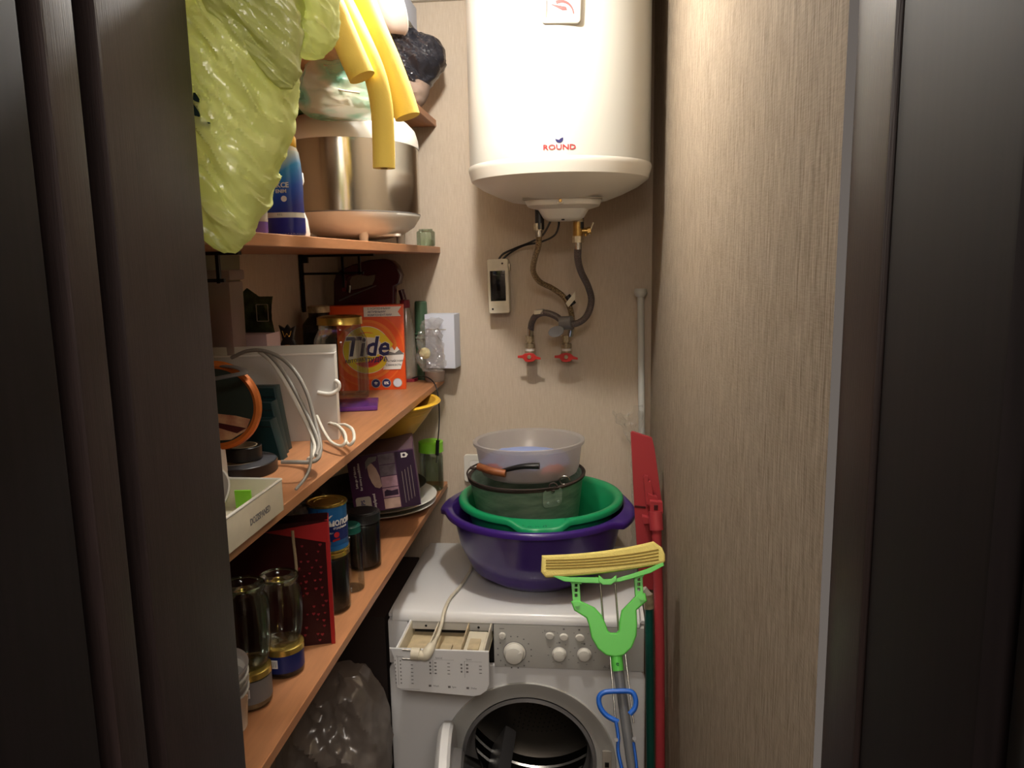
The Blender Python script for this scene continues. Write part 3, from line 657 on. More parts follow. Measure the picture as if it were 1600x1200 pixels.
# safety valve
sv = thing('safety_valve', 'brass safety valve with small side lever under the water heater', 'valve', P(903, 368, Y=YH))
tube('valve_body', [P(903, 343, Y=YH), P(903, 369, Y=YH)], .0128, M['brass'], sv, 20, smooth=False)
tube('valve_collar', [P(903, 342, Y=YH), P(903, 347, Y=YH)], .0145, M['brassd'], sv, 20, smooth=False)
tube('side_port', [P(908, 361, Y=YH), P(920, 361, Y=YH)], .0080, M['brass'], sv, 14, smooth=False)
tube('drain_nipple', [P(915, 362, Y=YH), P(915, 369, Y=YH)], .004, M['brass'], sv, 10, smooth=False)
tube('lever', [P(921, 366, Y=YH), P(923, 358, Y=YH - .004), P(927, 348, Y=YH - .008)], .004, M['cream'], sv, 8, flat=.5)
tube('lever_cap', [P(918, 361, Y=YH), P(923, 360, Y=YH)], .0095, M['brass'], sv, 6, smooth=False)
# stop valves on the wall
def stop_valve(px, lb):
    p = P(px, 556, Y=2.21)
    t = thing('stop_valve', lb, 'valve', p)
    def q(py): return P(px, py, Y=2.21).z - p.z
    tube('valve_nut', [(0, 0, q(524)), (0, 0, q(534))], .0125, M['brassd'], t, 6, world=False, smooth=False)
    tube('valve_neck', [(0, 0, q(533)), (0, 0, q(540))], .008, M['brassd'], t, 12, world=False, smooth=False)
    tube('union_nut', [(0, 0, q(537)), (0, 0, q(544))], .0155, M['brassd'], t, 8, world=False, smooth=False)
    tube('seal_tape', [(0, 0, q(544)), (0, 0, q(548))], .0135, M['whitep'], t, 12, world=False, smooth=False)
    tube('valve_body', [(0, 0, q(548)), (0, 0, q(552)), (0, .002, -.016)], .0155, M['brassd'], t, 16, world=False, smooth=False)
    cyl('wall_pipe', .012, .05, M['brassd'], t, (0, -.004, -.004), (-PI / 2, 0, 0), 16)
    cyl('valve_stem', .009, .022, M['brassd'], t, (0, -.004, -.001), (PI / 2, 0, 0), 12)
    plate('butterfly_handle', [[(-.032, .003), (-.020, .004), (-.012, .009), (0, .011), (.012, .009), (.020, .001), (.032, -.003), (.032, -.007), (.018, -.006), (.011, -.012), (0, -.014), (-.011, -.012), (-.018, -.003), (-.032, -.002)]], .005, M['redvalve'], t, front(0, -.024, 0), .001)
    cyl('handle_screw', .006, .004, M['brassd'], t, (0, -.026, 0), (PI / 2, 0, 0), 10)
stop_valve(828, 'left brass stop valve with red butterfly handle on the back wall')
stop_valve(885, 'right brass stop valve with red butterfly handle on the back wall')
# breaker box
p0 = P(780, 447, Y=2.22); a0 = P(764, 407, Y=2.22); b0 = P(797, 487, Y=2.22)
bb = thing('breaker_box', 'small white breaker box with smoked window on the back wall', 'breaker box', (p0.x, 2.248, p0.z), (0, -.02, 0))
bw_, bhh = .056, .150
plate('case', [rrect(bw_, bhh, .004), rrect(bw_ - .010, .088, .003, (-.001, .001))], .05, M['cream'], bb, front(0, -.026, 0), .002)
box('case_back', (0, -.004, 0), (bw_, .006, bhh), M['cream'], bb)
box('breaker_switch', (0, -.020, -.002), (.036, .028, .07), M['greyp'], bb, .002)
box('switch_lever', (0, -.036, -.004), (.010, .008, .018), M['black'], bb, .001)
box('window_cover', (-.001, -.048, .001), (bw_ - .012, .008, .086), M['window'], bb, .002)
box('case_tab', (bw_ / 2 + .002, -.02, .052), (.006, .02, .02), M['brassd'], bb, .001)
for x, z in ((.014, .064), (-.018, -.064)): cyl('screw', .0028, .002, M['dark'], bb, (x, -.0515, z), (PI / 2, 0, 0), 10)
wi = thing('electric_wire', 'black wire pair running from the water heater to the breaker box', 'wire', P(779, 405, Y=2.225))
tube('wire', [P(777, 409, Y=2.22), P(786, 397, Y=2.225), P(805, 388, Y=2.22), P(830, 378, Y=2.19), P(848, 367, Y=2.10), P(860, 345, Y=2.0), P(861, 336, Y=1.985)], .0030, M['black'], wi, 8)
tube('wire', [P(782, 409, Y=2.22), P(796, 396, Y=2.222), P(818, 384, Y=2.21), P(845, 378, Y=2.16), P(866, 368, Y=2.06), P(873, 352, Y=2.0), P(872, 338, Y=1.985)], .0028, M['black'], wi, 8)
# wall socket behind the tub
p = P(738, 727, Y=2.245)
sk = thing('wall_socket', 'white wall socket half hidden behind the metal bucket', 'socket', (p.x + .018, 2.249, p.z - .008))
plate('socket_frame', [rrect(.082, .082, .008), rrect(.050, .050, .006)], .010, M['plast_w'], sk, front(0, -.006, 0), .0015)
box('socket_insert', (0, -.006, 0), (.052, .008, .052), M['whitep'], sk, .002)
# ------------------------------------------------------------------ mops and poles in the right-hand gap
YM = 0.0; TH = math.radians(24)
MA = P(950, 900, Y=1.56); MN = Vector((0, -math.cos(TH), math.sin(TH))); MU = Vector((0, math.sin(TH), math.cos(TH)))
def wp(px, py, off=0.0):
    """point on the leaning plane of the mop, off metres proud of it"""
    d = RM @ Vector(((px - 800) / F, (py - 600) / F, 1)); o = Vector((0, 0, HC))
    return o + d * ((MA + MN * off - o).dot(MN) / d.dot(MN))
mp = thing('sponge_mop', 'lime green butterfly sponge mop with yellow sponge, leaning upside down', 'mop', wp(1004, 1330))
ML = mp.location.copy()
def mplate(nm, pl, th, m, off=0.0, bev=.001, holes=()):
    o0 = wp(960, 950, off)
    def cv(q): v = wp(q[0], q[1], off) - o0; return (v.x, v.dot(MU))
    X = Matrix(((1, 0, 0, 0), (0, MU.y, MN.y, 0), (0, MU.z, MN.z, 0), (0, 0, 0, 1)))
    return plate(nm, [[cv(q) for q in l] for l in (pl,) + tuple(holes)], th, M[m], mp, Matrix.Translation(o0 - ML) @ X, bev)
# sponge: arched block
def sp_pt(u): # centre line in pixels
    return 852 + u * 180, 873 - u * 6 - 10 * (u ** 2) + 3 * math.sin(PI * u)
top = [(851, 873)] + [(851 + u * 168, 872 - 4 * u - 17 * u ** 2.2) for u in [k / 10 for k in range(11)]] + [(1030, 859), (1034, 868), (1034, 876)]
bot = [(1032 - u * 170, 878 + 13 * u + 12 * math.sin(PI * u * .5) * (1 - u * .35)) for u in [k / 10 for k in range(11)]] + [(855, 899), (850, 893)]
mplate('sponge', top + bot, .060, 'sponge', bev=.005)
for k in range(4):
    gp = [wp(853 + u * 176, 875.5 + k * 4.2 - 2 * u - (15 - k) * u ** 2.2, YM + .031) for u in [j / 8 for j in range(9)]]
    tube('sponge_groove', gp, .0011, M['sponged'], mp, 6)
mplate('sponge_holder', [(862, 899), (890, 903), (935, 903), (942, 906), (962, 905), (985, 898), (1010, 890), (1034, 880), (1035, 884), (1015, 895), (985, 904), (970, 908), (945, 911), (910, 910), (882, 908)], .058, 'mopg')
mplate('hinge_block', [(936, 900), (944, 907), (954, 906), (962, 900), (962, 907), (954, 913), (942, 913), (936, 908)], .05, 'mopg', YM + .008)
for l in (((893, 908), (905, 909), (907, 943), (896, 941)), ((991, 901), (1003, 898), (1004, 931), (993, 934))):
    cx, cy = sum(q[0] for q in l) / 4, sum(q[1] for q in l) / 4
    def hole(y0, y1): return [(cx - 2.5, cy + y0), (cx + 2.5, cy + y0), (cx + 2.5, cy + y1), (cx - 2.5, cy + y1)]
    mplate('strut', list(l), .022, 'mopg', YM + .006, .0008, (hole(-13, -8), hole(-6, 0), hole(2, 8)))
mplate('strut_foot', [(888, 903), (912, 904), (908, 912), (893, 911)], .03, 'mopg', YM + .006); mplate('strut_foot', [(988, 897), (1008, 892), (1004, 901), (992, 904)], .03, 'mopg', YM + .006)
yo = [(895, 941), (902, 939), (928, 951), (938, 962), (944, 975), (948, 987), (954, 991), (964, 991), (969, 986), (970, 970), (973, 955), (984, 944), (998, 929), (1006, 929), (1008, 938), (992, 952), (993, 975), (992, 992), (985, 1010), (973, 1021), (962, 1024), (948, 1021), (936, 1012), (926, 995), (922, 975), (918, 964), (899, 952)]
mplate('yoke', yo, .024, 'mopg', YM + .006, .003)
for q in ((902, 944), (1002, 934)): tube('pivot_pin', [wp(q[0], q[1], YM + .022), wp(q[0], q[1], YM + .012)], .005, M['mopg'], mp, 14, smooth=False)
tube('ferrule', [wp(962, 1020, YM + .004), wp(966, 1048, YM + .006)], lambda t: .0135 - .002 * t, M['mopg'], mp, 20, smooth=False)
text('e', .014, M['dkgreen'], mp, front(*(wp(965, 1037, YM + .020) - ML)), .0003)
tube('pole', [wp(966, 1046, YM + .005), wp(988, 1200), wp(1004, 1330)], .0105, M['pole'], mp, 20, smooth=False)
for x0, x1, x2 in ((938, 950, 958), (961, 969, 985)):
    tube('rod', [wp(x0, 912, YM + .006), wp(x0 + 6, 990, YM + .002)], .0022, M['chrome'], mp, 8, smooth=False)
for x0, x1 in ((953, 962), (977, 990)):
    tube('rod', [wp(x0, 1022, YM + .006), wp(x1, 1130, YM + .02)], .0018, M['chrome'], mp, 8, smooth=False)
tube('lever_handle', [wp(966, 1128, .022), wp(948, 1118, .022), wp(938, 1105, .022), wp(936, 1090, .022), wp(944, 1082, .022), wp(965, 1080, .022), wp(986, 1081, .022), wp(993, 1092, .022), wp(992, 1106, .022), wp(984, 1116, .022)], .0052, M['blue'], mp, 10)
tube('lever_arm', [wp(962, 1125, .022), wp(966, 1150, .022), wp(966, 1175, .022), wp(975, 1215, .022)], .0062, M['blue'], mp, 10, flat=.6)
tube('lever_arm', [wp(990, 1160, .022), wp(994, 1190, .022), wp(997, 1225, .022)], .005, M['blue'], mp, 10, flat=.6)
for q in ((963, 1156), (991, 1154)): tube('bolt', [wp(q[0], q[1], .032), wp(q[0], q[1], .022)], .0038, M['greyp'], mp, 12, smooth=False)
rm = thing('flat_mop', 'red plastic flat mop standing head up against the right wall', 'mop', P(1032, 1250, Y=1.72))
RL = rm.location.copy()
def rpl(nm, pl, th, y, m='red', bev=.001):
    o0 = P(1010, 800, Y=y)
    lp = []
    for q in pl: v = P(q[0], q[1], Y=y) - o0; lp.append((v.x, v.z))
    return plate(nm, [lp], th, M[m], rm, front(*(o0 - RL)), bev)
rpl('mop_plate', [(986, 676), (988, 674), (1018, 684), (1022, 700), (1034, 790), (1030, 922), (1026, 921), (1000, 918), (992, 800)], .010, 1.8450)
rpl('plate_joint', [(992, 789), (1008, 791), (1008, 793), (992, 791)], .013, 1.8450, 'dkred')
rpl('rib', [(1006, 746), (1008, 743), (1012, 745), (1012, 752), (1016, 752), (1018, 760), (1022, 788), (1010, 790), (1008, 770)], .016, 1.8300)
rpl('clip', [(1004, 806), (1014, 808), (1016, 815), (1006, 817)], .02, 1.8300); rpl('clip', [(1012, 770), (1026, 776), (1030, 790), (1010, 786)], .022, 1.8250)
rpl('joint', [(1016, 782), (1034, 784), (1035, 800), (1016, 800)], .018, 1.8100); rpl('joint_hole', [(1022, 788), (1027, 788), (1027, 795), (1022, 795)], .019, 1.8095, 'dkred')
tube('pole_socket', [P(1024, 799, Y=1.807), P(1026, 828, Y=1.797)], .0165, M['red'], rm, 18, smooth=False)
tube('pole', [P(1026, 826, Y=1.797), P(1031, 1010, Y=1.765), P(1032, 1250, Y=1.72)], .0115, M['red'], rm, 18, smooth=False)
gp = thing('broom_handle', 'dark green metal pole with grey collar beside the red mop', 'pole', P(1017, 1260, Y=1.63))
tube('pole', [P(1014, 948, Y=1.67), P(1017, 1260, Y=1.63)], .0095, M['dkgreen'], gp, 18, smooth=False)
tube('collar', [P(1012, 928, Y=1.672), P(1014, 950, Y=1.67)], .0115, M['brassd'], gp, 18, smooth=False)
tube('pole_tip', [P(1004, 921, Y=1.673), P(1012, 931, Y=1.672)], .0105, M['greyl'], gp, 14, smooth=False)
wr = thing('white_rod', 'slim white rod with round cap standing in the back right corner', 'rod', P(1005, 760, Y=2.20))
tube('rod', [P(1001, 462, Y=2.215), P(1003, 690, Y=2.205), P(1005, 1000, Y=2.20)], .0095, M['enamel'], wr, 18, smooth=False)
tube('cap', [P(1001, 464, Y=2.215), P(1001, 458, Y=2.216), P(1001, 451, Y=2.217)], lambda t: .0125 + .006 * math.sin(t * 2.6), M['enamel'], wr, 18, n=4)
# clear film hanging in the corner
def flm(u, v):
    k = max(0, 1 - v * 4.5); l = 986 - 28 * k; r = 1001 + 4 * k
    n1 = noise.noise(Vector((u * 6, v * 22, 0))); n2 = noise.noise(Vector((u * 6, v * 22, 7)))
    return P(l + (r - l) * u + 9 * n2 * (k + .25), 640 + 8 * math.sin(u * 5) + v * 250 + 6 * n1 * k, Y=2.185 + .03 * n1 * (k + .3) + .012 * noise.noise(Vector((u * 14, v * 60, 3))))
o = quad_grid('plastic_wrap', flm, 30, 160, M['clearfilm'], None, 0, 14); tag(o, 'crinkled clear plastic wrap hanging beside the white rod', 'plastic wrap')
# ------------------------------------------------------------------ helpers for bags and jars
def sack(name, rows, Y0, ty, m, par=None, amp=.012, seed=0, nu=96, dens=5, diag=0.6, fs=(22, 9), smooth=40):
    rows_ = []
    for (a, b) in zip(rows, rows[1:]):
        for k in range(dens):
            t = k / dens; rows_.append(tuple(a[i] + (b[i] - a[i]) * t for i in range(3)))
    rows_.append(rows[-1]); bm = bmesh.new(); g = []; inv = wmat(par).inverted() if par else Matrix(); N = len(rows_)
    for j, (py, l, r) in enumerate(rows_):
        c, hw_ = (l + r) / 2, (r - l) / 2; a = P(c - hw_, py, Y=Y0); b = P(c + hw_, py, Y=Y0); mid = (a + b) / 2; hx = (b - a).length / 2
        e = min(1, (N - 1 - j) / (N * .16) + .12); row = []
        for k in range(nu):
            t = 2 * PI * k / nu; ct, st = math.cos(t), math.sin(t)
            x = mid.x + hx * ct; y = Y0 + ty * e * (abs(st) ** .8) * (1 if st > 0 else -1) * min(1, hx / ty)
            q = Vector((x * fs[0] + diag * mid.z * fs[0], y * 8, mid.z * fs[1])) + Vector((seed * 7.7, seed, 0))
            d = amp * (ridge(q, 1) * .8 + ridge(q, 2.3) * .45 + ridge(q, 5.1) * .2 - .5) * (.35 + .65 * abs(st))
            row.append(bm.verts.new(inv @ Vector((x + d * ct * .6, y + d * (1 if st > 0 else -1) * abs(st) , mid.z + d * .25))))
        g.append(row)
    for a, b in zip(g, g[1:]):
        for k in range(nu): bm.faces.new((a[k], a[(k + 1) % nu], b[(k + 1) % nu], b[k]))
    bm.faces.new(g[-1]); bm.faces.new(g[0][::-1]); bmesh.ops.recalc_face_normals(bm, faces=bm.faces)
    return fin(name, bm, m, par, smooth)
def jar(name, label, cat, loc, r, h, gm='glass', lid=None, lid_h=.012, neck=.72, shoulder=.80, content=None, ch=.7, lr=None, group=None, rim=True):
    t = thing(name, label, cat, loc, group=group); nr = r * neck; lr = lr or nr * 1.06
    hb = h - (lid_h if lid else 0); s0 = hb * shoulder
    pf = [(0, .003), (r * .82, .002), (r * .97, r * .10), (r, r * .25), (r, s0), (r * .985, s0 + (hb - s0) * .18), (nr + (r - nr) * .35, s0 + (hb - s0) * .48), (nr, s0 + (hb - s0) * .62), (nr, hb - .004), (nr + .0015, hb - .001), (nr - .001, hb)]
    lathe('jar_glass', pf, M[gm], t, (0, 0, 0), 48, smooth=60)
    if content: lathe('contents', [(0, .006), (r * .80, .006), (r * .94, r * .3), (r * .955, hb * ch - .002), (r * .93, hb * ch), (0, hb * ch)], M[content], t, (0, 0, 0), 40, smooth=60)
    if lid: lathe('jar_lid', [(0, h), (lr * .80, h), (lr * .84, h - .0014), (lr * .93, h - .0014), (lr, h - .003), (lr * 1.0, hb - .004), (lr * 1.02, hb - .006), (lr * .97, hb - .006)], M[lid], t, (0, 0, 0), 48)
    return t
def tin(name, label, cat, loc, r, h, side_, top='gold'):
    t = thing(name, label, cat, loc)
    lathe('can_body', [(0, .002), (r - .002, .002), (r - .001, .004), (r - .0012, h - .004), (r - .002, h - .003), (0, h - .003)], M[side_], t, (0, 0, 0), 56)
    for z in (.0025, h - .0025): lathe('can_rim', [(r - .003, z - .0022), (r + .0008, z - .002), (r + .0012, z), (r + .0008, z + .002), (r - .003, z + .0022), (r - .004, z), (r - .003, z - .0022)], M[top], t, (0, 0, 0), 56)
    lathe('can_lid', [(0, h - .002), (r * .6, h - .002), (r * .62, h - .001), (r * .8, h - .001), (r * .84, h - .0025), (r - .002, h - .0025)], M[top], t, (0, 0, 0), 48)
    return t
z1, z2, z3, z4 = ST[1], ST[2], ST[3], ST[4]
# ------------------------------------------------------------------ top shelf
t = thing('plastic_bag', 'big crumpled yellow-green plastic bag hanging from the top shelf by the door frame', 'plastic bag', P(385, 200, Y=.865))
sack('bag_body', [(-40, 280, 480), (0, 283, 472), (30, 286, 468), (60, 288, 466), (90, 290, 463), (120, 292, 460), (165, 296, 455), (200, 299, 447), (240, 302, 437), (280, 306, 425), (305, 309, 416), (330, 314, 408), (350, 319, 401), (367, 325, 392), (383, 338, 380), (392, 346, 374), (397, 354, 366)], .865, .045, M['greenbag'], t, .024, 1, 200, 9, diag=.6, fs=(21, 9), smooth=24)
sack('bag_flap', [(-40, 410, 527), (0, 425, 521), (30, 438, 522), (55, 446, 520), (75, 455, 515), (88, 468, 505), (94, 480, 495)], .90, .04, M['greenbag'], t, .018, 4, 150, 12, fs=(24, 14), smooth=24)
sack('bag_flap', [(-40, 300, 440), (20, 330, 465), (60, 370, 470), (100, 405, 466), (125, 425, 462), (140, 440, 455)], .825, .016, M['greenbag'], t, .014, 7, 150, 12, diag=.9, fs=(26, 10), smooth=24)
plate('bag_print', [[(-.014, -.018), (.006, -.020), (.007, -.013), (-.004, -.011), (-.004, .010), (.000, .018), (-.010, .018)]], .0006, M['teal'], t, front(*(P(318, 172, Y=.818) - t.location)))
Yn = 1.22
fm = thing('foam_tube', 'middle yellow foam pipe tube, the longest, hanging straight down in front of the steel cooker', 'foam tube', P(598, 262, Y=1.2), group='yellow foam tubes')
tube('foam_body', [P(470, -150, Y=1.33), P(497, -62, Y=1.28), P(530, -5, Y=1.23), P(562, 60, Y=1.2), P(585, 115, Y=1.19), P(596, 165, Y=1.19), P(599, 215, Y=1.19), P(600, 263, Y=1.19)], .0168, M['foam'], fm, 24)
cyl('foam_bore', .0055, .001, M['sponged'], fm, Vector((0, 0, -.0012)) + (P(600, 263, Y=1.19) - fm.location), seg=16)
fm = thing('foam_tube', 'thick right-hand yellow foam pipe tube ending beside the small wall gap', 'foam tube', P(636, 183, Y=1.24), group='yellow foam tubes')
tube('foam_body', [P(500, -150, Y=1.36), P(530, -80, Y=1.30), P(560, -18, Y=1.28), P(583, 42, Y=1.27), P(606, 95, Y=1.27), P(623, 140, Y=1.27), P(637, 183, Y=1.27)], .0205, M['foam'], fm, 24)
fm = thing('foam_tube', 'short left yellow foam pipe tube curling beside the green bag', 'foam tube', P(562, 122, Y=1.17), group='yellow foam tubes')
tube('foam_body', [P(440, -130, Y=1.20), P(478, -55, Y=1.17), P(513, 0, Y=1.15), P(533, 45, Y=1.15), P(550, 85, Y=1.15), P(566, 121, Y=1.15)], .0195, M['foam'], fm, 24)
o = sack('plastic_bag', [(50, 640, 660), (57, 622, 672), (66, 612, 684), (80, 608, 691), (95, 607, 694), (110, 608, 690), (125, 612, 680), (140, 620, 668), (152, 632, 655)], 2.08, .07, M['blackbag'], None, .030, 3, 120, 8, fs=(17, 15), smooth=16)
tag(o, 'crumpled black rubbish bag at the far end of the top shelf', 'plastic bag')
o = sack('paper_bag', [(128, 625, 662), (135, 622, 671), (150, 622, 669), (160, 628, 664), (170, 636, 655)], 2.06, .05, M['brownpaper'], None, .010, 8, 60, 4, fs=(12, 12), smooth=25)
tag(o, 'crumpled brown paper bag sticking out under the black rubbish bag', 'paper bag')
t = thing('coiled_hose', 'coiled grey-brown ribbed hose lying on the black bag at the top shelf', 'hose', P(615, 30, Y=2.1))
for k, (py, l, r) in enumerate(((62, 588, 643), (53, 590, 645), (44, 590, 642), (34, 590, 636), (25, 586, 637), (16, 584, 633), (7, 580, 628), (-3, 578, 626), (-13, 576, 630))):
    a, b = P(l, py, Y=2.10), P(r, py, Y=2.10); c = (a + b) / 2; rx = (b - a).length / 2 - .007
    tube('hose_loop', [(c.x + rx * math.cos(q), c.y + rx * .9 * math.sin(q), c.z + .008 * math.sin(q + k)) for q in [j * 2 * PI / 12 for j in range(12)]], .0088, M['hosec'], t, 10, closed=True)
t = thing('plastic_bowl', 'white plastic bowl tipped on its side on the top shelf behind the foam tubes', 'bowl', P(598, 15, Y=1.96), (0, 1.2, .5))
lathe('bowl_shell', [(0, 0), (.03, 0), (.055, .02), (.066, .05), (.070, .051), (.070, .054), (.062, .053), (.050, .022), (.028, .004), (0, .004)], M['plate'], t, (0, 0, -.02), 48, smooth=60)
o = box('storage_box', (-.56, 2.12, ZC - .072), (.17, .16, .06), M['bluewhite'], None, .003); tag(o, 'pale grey box pushed against the back wall above the coiled hose', 'box')
# ------------------------------------------------------------------ shelf with the cooker
mc = thing('multicooker', 'oval stainless steel and white multicooker with small feet on the second shelf', 'cooker', (-.560, 1.835, z1))
sx_, sy_ = .150, .195
def L(nm, pf, m, **k): return lathe(nm, [(r, z) for r, z in pf], M[m], mc, (0, 0, 0), 96, sx_, sy_, **k)
L('steel_band', [(.985, .068), (1.0, .070), (1.0, .222), (.985, .224)], 'brushed')
L('base_shell', [(0, .012), (.45, .014), (.70, .022), (.90, .042), (.985, .062), (1.0, .068), (.99, .070)], 'plast_w', smooth=60)
L('lid', [(1.005, .222), (1.01, .228), (1.0, .242), (.96, .262), (.86, .278), (.6, .288), (.3, .291), (0, .292)], 'plast_w', smooth=60)
L('band_seam', [(.995, .0675), (1.003, .0685), (1.003, .0700), (.995, .0710)], 'greyp')
tube('lid_seam', [(-.15, -.120, .241), (-.10, -.155, .243), (-.04, -.178, .247), (0, -.170, .262), (.03, -.150, .276), (.06, -.10, .285)], .0010, M['greyl'], mc, 6, world=False)
for k, (x, y) in enumerate(((.050, -.115), (.098, .035), (-.075, -.10), (-.085, .09))):
    lathe('foot', [(0, 0), (.0085, 0), (.0095, .002), (.011, .028), (.017, .042), (0, .042)], M['plast_w'], mc, (x, y, 0), 24)
lathe('screw_cover', [(.012, 0), (.010, .003), (0, .004)], M['plast_w'], mc, (-.02, -.145, .040), 20, rot=(PI / 2 + .7, 0, 0))
tube('side_handle', [(-.128, -.112, .14), (-.150, -.128, .125), (-.150, -.130, .095), (-.128, -.115, .08)], .009, M['greyp'], mc, 12, world=False)
box('power_plug_tab', (.085, -.06, .020), (.07, .02, .006), M['plast_w'], mc, .002)
t = thing('plastic_bag', 'clear plastic bag with mint green contents squeezed on top of the multicooker', 'plastic bag', P(525, 150, Y=1.56))
sack('bag_film', [(90, 505, 545), (94, 492, 562), (104, 482, 578), (122, 474, 590), (142, 468, 600), (158, 468, 604), (172, 474, 604), (181, 484, 600), (187, 505, 590)], 1.56, .09, M['clearbag'], t, .016, 5, 90, 5, fs=(12, 12))
blob('bag_contents', (.055, .05, .030), mat('mint_cloth', (164, 204, 178), .8, rgb2=(214, 206, 188), vs=24), t, P(540, 160, Y=1.58) - t.location, .2, 1.6, sub=4)
tube('zip_seal', [P(500, 128, Y=1.475), P(530, 140, Y=1.47), P(562, 145, Y=1.475)], .0018, M['cream'], t, 8)
o = sack('plastic_bag', [(98, 470, 500), (110, 456, 492), (135, 452, 482), (160, 450, 480), (178, 454, 482)], 1.62, .04, M['dkgbag'], None, .010, 9, 50, 4)
tag(o, 'dark green plastic bag on the cooker lid left of the clear bag', 'plastic bag')
# cleaner bottles
c0 = P(455, 362, X=-.468); db = thing('cleaner_bottle', 'blue and white cleaner bottle with yellow cap beside the multicooker', 'bottle', (-.474, 1.185, z1))
bh = .168
def bfn(a, i, r, z): 
    n_ = 2.6; k = (abs(math.cos(a)) ** n_ + abs(math.sin(a)) ** n_) ** (-1 / n_); return (r * k, z)
bp_ = [(0, 0), (.025, 0), (.028, .004), (.028, .032), (.0265, .040), (.0275, .075), (.0268, .105), (.0235, .128), (.020, .138)]
def band(nm, z0, z1_, m, grow=.0):
    def rr(z):
        for (r0, a), (r1, b) in zip(bp_[1:], bp_[2:]):
            if a <= z <= b: return r0 + (r1 - r0) * (z - a) / max(b - a, 1e-6)
        return bp_[-1][0]
    zs = [z0 + (z1_ - z0) * k / 6 for k in range(7)]
    return lathe(nm, [(rr(z) + grow, z) for z in zs], M[m], db, (0, 0, 0), 40, 1, .8, fn=bfn, smooth=60)
lathe('bottle_body', bp_ + [(0, .140)], M['plast_w'], db, (0, 0, 0), 48, 1, .8, fn=bfn, smooth=60)
M['gradblue'] = mat('blue_gradient_label', (60, 140, 220), .35)
nt = M['gradblue'].node_tree; tc = nt.nodes.new('ShaderNodeTexCoord'); sp = nt.nodes.new('ShaderNodeSeparateXYZ'); mr = nt.nodes.new('ShaderNodeMapRange'); cr_ = nt.nodes.new('ShaderNodeValToRGB')
mr.inputs[1].default_value = .03; mr.inputs[2].default_value = .13
for pos, c_ in ((0.0, (36, 42, 140)), (.3, (30, 84, 190)), (.62, (50, 150, 226)), (.8, (210, 226, 236)), (1.0, (246, 232, 190))):
    e = cr_.color_ramp.elements.new(pos); e.color = lin(c_)
cr_.color_ramp.elements.remove(cr_.color_ramp.elements[0]); cr_.color_ramp.elements.remove(cr_.color_ramp.elements[-1])
mx_ = nt.nodes.new('ShaderNodeMath'); mx_.operation = 'MULTIPLY_ADD'; mx_.inputs[1].default_value = .9
nt.links.new(tc.outputs['Object'], sp.inputs[0]); nt.links.new(sp.outputs['X'], mx_.inputs[0]); nt.links.new(sp.outputs['Z'], mx_.inputs[2]); mx_.inputs[1].default_value = -.7
nt.links.new(mx_.outputs[0], mr.inputs[0]); nt.links.new(mr.outputs[0], cr_.inputs[0]); nt.links.new(cr_.outputs[0], nt.nodes['Principled BSDF'].inputs['Base Color'])
band('front_label', .036, .128, 'gradblue', .0006); band('base_band', .002, .028, 'bluedeep', .0008)
lathe('bottle_cap', [(.0215, .134), (.0225, .136), (.0225, .148), (.016, .158), (.010, .166), (.0045, .169), (0, .169)], M['ycap'], db, (0, 0, 0), 32, 1, .85)
fb = front(.002, -.0236, 0)
text('EKCE', .0105, M['whitep'], db, front(.004, -.0236, .076), bold=.0003); text('ENIM', .0075, M['whitep'], db, front(.004, -.0238, .067), bold=.0002)
plate('water_drop', [circ(.0045, 16), ], .0004, M['whitep'], db, front(.008, -.0238, .056)); plate('red_badge', [circ(.012, 24), circ(.008, 20)], .0005, M['redpr'], db, front(-.016, -.0226, .098, -.3))
text('0.5 L', .004, M['greypr'], db, front(.000, -.0236, .0325))
vb = thing('cleaner_bottle', 'violet and grey cleaner bottle in front of the blue one, half under the green bag', 'bottle', (-.478, 1.085, z1))
lathe('bottle_body', [(0, 0), (.017, 0), (.019, .004), (.019, .07), (.014, .09), (.009, .098), (.009, .115), (0, .116)], M['violet'], vb, (-.004, 0, 0), 36)
lathe('bottle_label', [(.0192, .018), (.0194, .02), (.0194, .068), (.0192, .07)], M['greyl'], vb, (-.004, 0, 0), 24, arc=(-PI * .55, .35))
text('|||||||', .006, M['greypr'], vb, front(.006, -.0185, .058, .35)); tube('label_mark', [(.001, -.0195, .030), (.005, -.0192, .024), (.003, -.0196, .018)], .0012, M['navy'], vb, 6, world=False)
wb = thing('spray_bottle', 'white waisted plastic bottle between the blue bottle and the cooker', 'bottle', (-.503, 1.262, z1))
lathe('bottle_body', [(0, 0), (.034, 0), (.036, .006), (.033, .03), (.024, .055), (.022, .07), (.031, .092), (.030, .105), (.014, .122), (.010, .126), (0, .127)], M['plast_w'], wb, (0, 0, 0), 40, smooth=60)
lathe('bottle_cap', [(.012, .126), (.013, .128), (.012, .142), (0, .143)], M['plast_w'], wb, (0, 0, 0), 24)
jar('glass_jar', 'small greenish glass jar at the back end of the cooker shelf', 'jar', (-.470, 2.195, z1), .026, .05, 'glassg')
